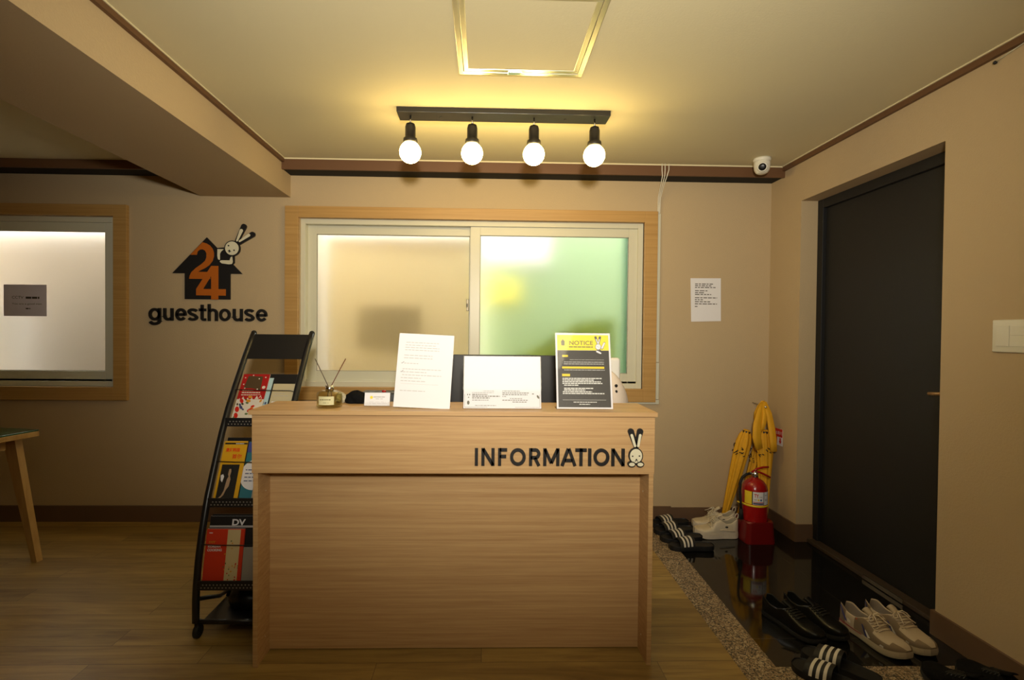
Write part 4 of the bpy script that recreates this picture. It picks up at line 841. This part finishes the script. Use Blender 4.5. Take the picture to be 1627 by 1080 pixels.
# ================================================================ SHOES
def interp(T_, t):
    for (a, b), (c_, d) in zip(T_, T_[1:]):
        if t <= c_: 
            u = (t - a) / (c_ - a); return b + (d - b) * u
    return T_[-1][1]
WP = [(0, .34), (.03, .56), (.08, .70), (.2, .78), (.38, .76), (.5, .84), (.62, .95), (.72, 1.0), (.82, .98), (.90, .86), (.96, .64), (1, .32)]
def cxo(t): return .10 * (math.sin(PI * min(1, max(0, (t - .25) / .75)))) * -1
def shoe(root, L, Wd, mats, high=1.0, hs=.026, style='run', side=1):
    """local coordinates, toe towards +y. mats: sole, midstripe, upper, overlay, lining, lace, accent"""
    N_ = 34; rings = []
    def pt(s_, k, t):
        w = interp(WP, t) * Wd / 2; off = cxo(t) * Wd * .5 * side
        o = 1 - min(1, max(0, (t - .36) / .10)); o = o * o * (3 - 2 * o)
        lift = .012 * max(0, (t - .72) / .28) ** 2 * 1.2
        b = hs + lift - .002
        hr = interp([(0, .088), (.06, .090), (.18, .072), (.30, .070), (.46, .088)], t) * high
        h = interp([(0, .09), (.38, .094), (.46, .092), (.60, .078), (.75, .064), (.88, .056), (.95, .048), (1, .034)], t) * (high if t < .6 else 1) + lift
        OP = [(1, b), (1.04, b + .35 * (hr - b)), (.96, b + .8 * (hr - b)), (.86, hr), (.74, hr - .002), (.66, b + .5 * (hr - b)), (.58, b + .012), (0, b + .008)]
        CL = [(1, b), (1.03, b + .40 * (h - b)), (.92, b + .72 * (h - b)), (.74, b + .89 * (h - b)), (.56, b + .96 * (h - b)), (.38, b + .985 * (h - b)), (.2, h), (0, h)]
        x = OP[k][0] * o + CL[k][0] * (1 - o); z = OP[k][1] * o + CL[k][1] * (1 - o)
        return Vector((s_ * x * w + off, -L / 2 + L * t, z))
    ts = [0] + [.5 - .5 * math.cos(PI * (i + .6) / (N_ + .2)) for i in range(N_)] + [1]
    up = G(); n = 15
    for t in ts: rings.append([pt(-1, k, t) for k in range(8)] + [pt(1, k, t) for k in range(6, -1, -1)])
    vs = [p for r in rings for p in r]; base = len(up.v); up.v += vs
    for i in range(len(ts) - 1):
        t = (ts[i] + ts[i + 1]) / 2
        for k in range(n - 1):
            kk = k if k < 7 else 13 - k
            if t < .44 and kk >= 4: mi = 2
            elif style == 'run' and ((kk <= 1 and t > .58) or (kk <= 3 and t > .86) or (t < .14 and kk <= 2) or (.30 < t < .60 and kk <= 2)): mi = 1
            else: mi = 0
            up.f.append([i * n + k, i * n + k + 1, (i + 1) * n + k + 1, (i + 1) * n + k]); up.m.append(mi); up.s.append(True)
    up.f.append(list(range(n))); up.m.append(1 if style == 'run' else 0); up.s.append(False)
    m_ = len(ts) - 1; up.f.append([m_ * n + k for k in range(n)]); up.m.append(1 if style == 'run' else 0); up.s.append(True)
    uo = up.build('upper', [mats['upper'], mats['overlay'], mats['lining']], root, mods=1)
    so = G(); rr = []
    for (z, e) in ((0, .93), (.004, 1.02), (hs * .45, 1.05)): rr.append([])
    outl = [(-1, t) for t in ts] + [(1, t) for t in ts[::-1]]
    def oring(z, e): return [Vector((s_ * interp(WP, t) * Wd / 2 * e + cxo(t) * Wd * .5 * side, -L / 2 + L * (.5 + (t - .5) * (1 + (e - 1) * .35)), z + .012 * max(0, (t - .72) / .28) ** 2 * 1.2)) for s_, t in outl]
    so.loft([oring(0, .94), oring(.003, 1.03), oring(hs * .5, 1.06)], 0, sm=False)
    so.loft([oring(hs * .5, 1.055), oring(hs * .8, 1.045), oring(hs + .002, 1.02)], 1, sm=False)
    so.build('sole', [mats['sole'], mats['mid']], root)
    if style in ('run', 'lace'):
        tg = G(); rr = []
        for i in range(7):
            t = .52 - .16 * i / 6; z = interp([(.3, .108), (.38, .104), (.46, .094), (.56, .080)], t) * high; w = .016 + .006 * i / 6
            rr.append([Vector((a * w, -L / 2 + L * t, z + .004 - .006 * a * a + q)) for a, q in ((-1, 0), (-.5, .003), (0, .004), (.5, .003), (1, 0), (.5, -.003), (0, -.002), (-.5, -.003))])
        tg.loft(rr); tg.build('tongue', mats['upper'], root)
        lc = G()
        for i in range(5):
            t0 = .47 + i * .042
            for s_ in (-1, 1):
                a = pt(s_, 3, t0); b = pt(-s_, 4, t0 + .030); mid = (a + b) / 2; mid.z = max(a.z, b.z) + .005
                a.z += .002; b.z += .003; lc.tube([a, (a + mid) / 2 + Vector((0, 0, .002)), mid, (b + mid) / 2 + Vector((0, 0, .0015)), b], .0026, 6)
        if style == 'run':
            k0 = Vector((0, -L / 2 + L * .465, .098 * high))
            for s_ in (-1, 1):
                lc.tube([k0, k0 + Vector((s_ * .018, .008, .006)), k0 + Vector((s_ * .036, .012, -.004)), k0 + Vector((s_ * .040, .024, -.014)), k0 + Vector((s_ * .026, .026, -.008)), k0 + Vector((s_ * .008, .006, 0))], .0026, 6)
                lc.tube([k0, k0 + Vector((s_ * .012, .018, .002)), k0 + Vector((s_ * .022, .040, -.014)), k0 + Vector((s_ * .030, .056, -.022))], .0024, 6)
        lc.build('laces', mats['lace'], root)
    return pt
mr = dict(sole=mat('cream sole rubber', (.42, .36, .25), .6), mid=mat('cream midsole', (.40, .33, .23), .6), upper=mat('off white leather', (.46, .375, .27), .6, bump=.15, bscale=200), overlay=mat('taupe suede', (.19, .14, .09), .85), lining=mat('grey cream lining', (.24, .205, .18), .9), lace=mat('cream lace', (.60, .50, .38), .8))
M_redmid = mat('dark red band', (.20, .015, .02), .5)
def runner(label, x, y, rz, side):
    root = thing('sneaker', label, 'shoe', (x, y, 0.0), (0, 0, rz), 'retro running shoes by the door', local=True)
    pt = shoe(root, .285, .106, mr, side=side, high=1.12)
    def patch(name, P, m, s_, e=.0025):      # patch of the side wall: list of (t, k)
        vs = []
        for t, k in P:
            k0 = int(k); a = pt(s_, k0, t).lerp(pt(s_, min(7, k0 + 1), t), k - k0); a.x += s_ * e; a.z += e * .4; vs.append(a)
        g = G().add(vs, [list(range(len(vs)))], 0, False); g.build(name, m, root)
    mb = mat('navy stripe leather', (.035, .04, .17), .5); mw = mat('white mark', (.66, .62, .55), .6)
    for s_ in (-1, 1):
        patch('side_stripe', [(.50, .25), (.55, .2), (.50, 1.0), (.455, 1.6), (.43, 1.6)], mb, s_)
        patch('side_mark', [(.555, .2), (.60, .6), (.51, 1.25), (.505, 1.0)], mw, s_)
        patch('heel_stripe', [(.03, 2.5), (.06, 2.6), (.14, 1.6), (.20, 1.0), (.16, .9), (.10, 1.5)], mb, s_)
        patch('side_mark', [(.20, 1.0), (.25, .9), (.25, 1.4), (.19, 1.6)], mw, s_)
        patch('red_midsole_band', [(.03, .0), (.12, .0), (.25, .0), (.45, .0), (.45, .16), (.25, .22), (.12, .25), (.03, .25)], M_redmid, s_, .0042)
        patch('toe_mark', [(.74, .45), (.80, .35), (.80, .9), (.76, 1.0)], mw, s_, .003)
        patch('red_tag', [(.33, 2.2), (.345, 2.2), (.345, 2.6), (.33, 2.6)], M_redpr, s_)
    return root
ang = math.radians(-161)
runner('beige retro running shoe with red and blue trim, nearer the desk of its pair', 1.662, 2.075, math.radians(193), -1)
runner('beige retro running shoe with red and blue trim, nearer the door of its pair', 1.785, 2.095, math.radians(190), 1)

mw_ = dict(sole=mat('white sole', (.66, .58, .47), .5), mid=mat('white midsole', (.60, .52, .41), .5), upper=mat('white mesh', (.60, .52, .38), .7, bump=.5, bscale=170), overlay=mat('white overlay', (.64, .56, .43), .6), lining=mat('grey lining', (.36, .32, .24), .9), lace=mat('white lace', (.62, .56, .44), .8))
def white_sneaker(label, x, y, rz, side):
    root = thing('sneaker', label, 'shoe', (x, y, 0.0), (0, 0, rz), 'white sneakers by the umbrellas', local=True)
    pt = shoe(root, .268, .102, mw_, hs=.040, side=side, style='run', high=1.38)
    hl = G().tube([(0, -.130, .112), (0, -.140, .128), (0, -.142, .144), (0, -.134, .152), (0, -.124, .142), (0, -.120, .122)], .0035, 6); hl.build('heel_loop', mw_['lace'], root)
    for s_ in (-1, 1):
        a = pt(s_, 2, .30); T = Matrix.Translation(a + Vector((s_ * .003, 0, -.008))) @ Matrix.Rotation(PI / 2 * s_, 4, 'Y')
        G().lathe([(.008, 0), (.007, .002)], 16, M=T @ Matrix.Diagonal((.7, 1.2, 1, 1))).build('dark_emblem', M_ink, root)
        ov = []
        for t in (.10, .16, .22, .28, .34, .40, .46): p_ = pt(s_, 0, t).lerp(pt(s_, 1, t), .45 + .45 * math.sin((t - .1) * 8)); p_.x += s_ * .003; ov.append(p_)
        G().tube(ov, .003, 6).build('side_overlay', mw_['overlay'], root)
    return root
white_sneaker('white chunky sneaker in front, against the red extinguisher stand', 1.492, 3.174, math.radians(86), 1)
white_sneaker('white chunky sneaker behind its pair, nearer the back wall', 1.535, 3.298, math.radians(84), -1)

mk_ = dict(sole=M_rubber, mid=M_rubber, upper=M_gloss, overlay=M_gloss, lining=M_softb, lace=mat('dark lace', (.01, .01, .01), .6))
def black_shoe(label, x, y, rz, side, grp):
    root = thing('dress_shoe', label, 'shoe', (x, y, 0.0), (0, 0, rz), grp, local=True)
    shoe(root, .285, .096, mk_, side=side, style='lace', hs=.02); return root
black_shoe('glossy black lace-up shoe on the black tiles, left of its pair', 1.370, 2.170, math.radians(200), -1, 'black lace-up shoes on the tiles')
black_shoe('glossy black lace-up shoe on the black tiles, nearer the beige running shoes', 1.482, 2.190, math.radians(200), 1, 'black lace-up shoes on the tiles')
mk2 = dict(mk_); mk2['upper'] = M_softb; mk2['overlay'] = M_softb
def dark_sneaker(label, x, y, rz, side):
    root = thing('dark_shoe', label, 'shoe', (x, y, 0.001), (0, 0, rz), 'dark shoes at the bottom right', local=True)
    shoe(root, .28, .098, mk2, side=side, style='lace', hs=.02); return root
dark_sneaker('dull black shoe at the bottom right photo edge, left of its pair', 1.730, 1.735, math.radians(14), 1)
dark_sneaker('dull black shoe at the bottom right photo edge, against the baseboard', 1.865, 1.745, math.radians(8), -1)

M_slide = mat('black slide rubber', (.010, .010, .011), .55); M_stripe = mat('white stripe', (.66, .62, .55), .5)
def slide(label, x, y, rz, side, grp, z=0.0, tilt=0.0):
    root = thing('slide_sandal', label, 'sandal', (x, y, z), (tilt, 0, rz), grp, local=True)
    L, Wd = .262, .100
    ts = [0] + [.5 - .5 * math.cos(PI * (i + .6) / 24.2) for i in range(24)] + [1]
    outl = [(-1, t) for t in ts] + [(1, t) for t in ts[::-1]]
    def o(z_, e): return [Vector((s_ * interp(WP, t) * Wd / 2 * e + cxo(t) * Wd * .5 * side, -L / 2 + L * t, z_ + .004 * (1 - t))) for s_, t in outl]
    G().loft([o(-.003, .96), o(.001, 1.0), o(.022, 1.02), o(.026, 1.0), o(.026, .95), o(.021, .88)], sm=False).build('footbed', M_slide, root)
    def arch(t, a, e=0.0):
        w = (interp(WP, t) * Wd / 2 * 1.03 + .003 + e); off = cxo(t) * Wd * .5 * side; h = .070 - .045 * (t - .45) + e
        return Vector((off - w * math.copysign(abs(math.cos(a)) ** .75, math.cos(a)), -L / 2 + L * t, .010 + (h - .010) * abs(math.sin(a)) ** .8))
    t0, t1 = .46, .80; A_ = [PI * i / 24 for i in range(25)]
    def band(ta, tb, e0, e1):
        rings = []
        for a in A_: rings.append([arch(ta, a, e0), arch(tb, a, e0), arch(tb, a, e1), arch(ta, a, e1)])
        return rings
    st_ = G().loft(band(t0, t1, -.002, .002), sm=False).build('strap', M_slide, root)
    for k in range(3):
        ta = .515 + k * .085; rings = []
        for a in A_[2:23]: rings.append([arch(ta, a, .0021), arch(ta + .040, a, .0021), arch(ta + .040, a, .0032), arch(ta, a, .0032)])
        G().loft(rings, sm=False).build('stripe', M_stripe, st_)
    return root
GS = 'black striped slides beside the granite strip'
slide('black three-stripe slide furthest back beside the granite strip', 1.262, 3.358, math.radians(96), 1, GS, z=.004)
slide('black three-stripe slide second from the back wall beside the strip', 1.246, 3.230, math.radians(94), -1, GS, z=.004)
slide('black three-stripe slide third from the back wall beside the strip', 1.246, 3.112, math.radians(93), 1, GS, z=.004)
slide('black three-stripe slide nearest the camera in the row by the white sneakers', 1.256, 2.984, math.radians(88), -1, GS, z=.004)
slide('black striped slide at the bottom photo edge, left of its pair', 1.300, 1.820, math.radians(40), 1, 'black striped slides at the bottom edge', z=.001)
slide('black striped slide at the bottom photo edge, right of its pair', 1.385, 1.895, math.radians(40), -1, 'black striped slides at the bottom edge', z=.001)
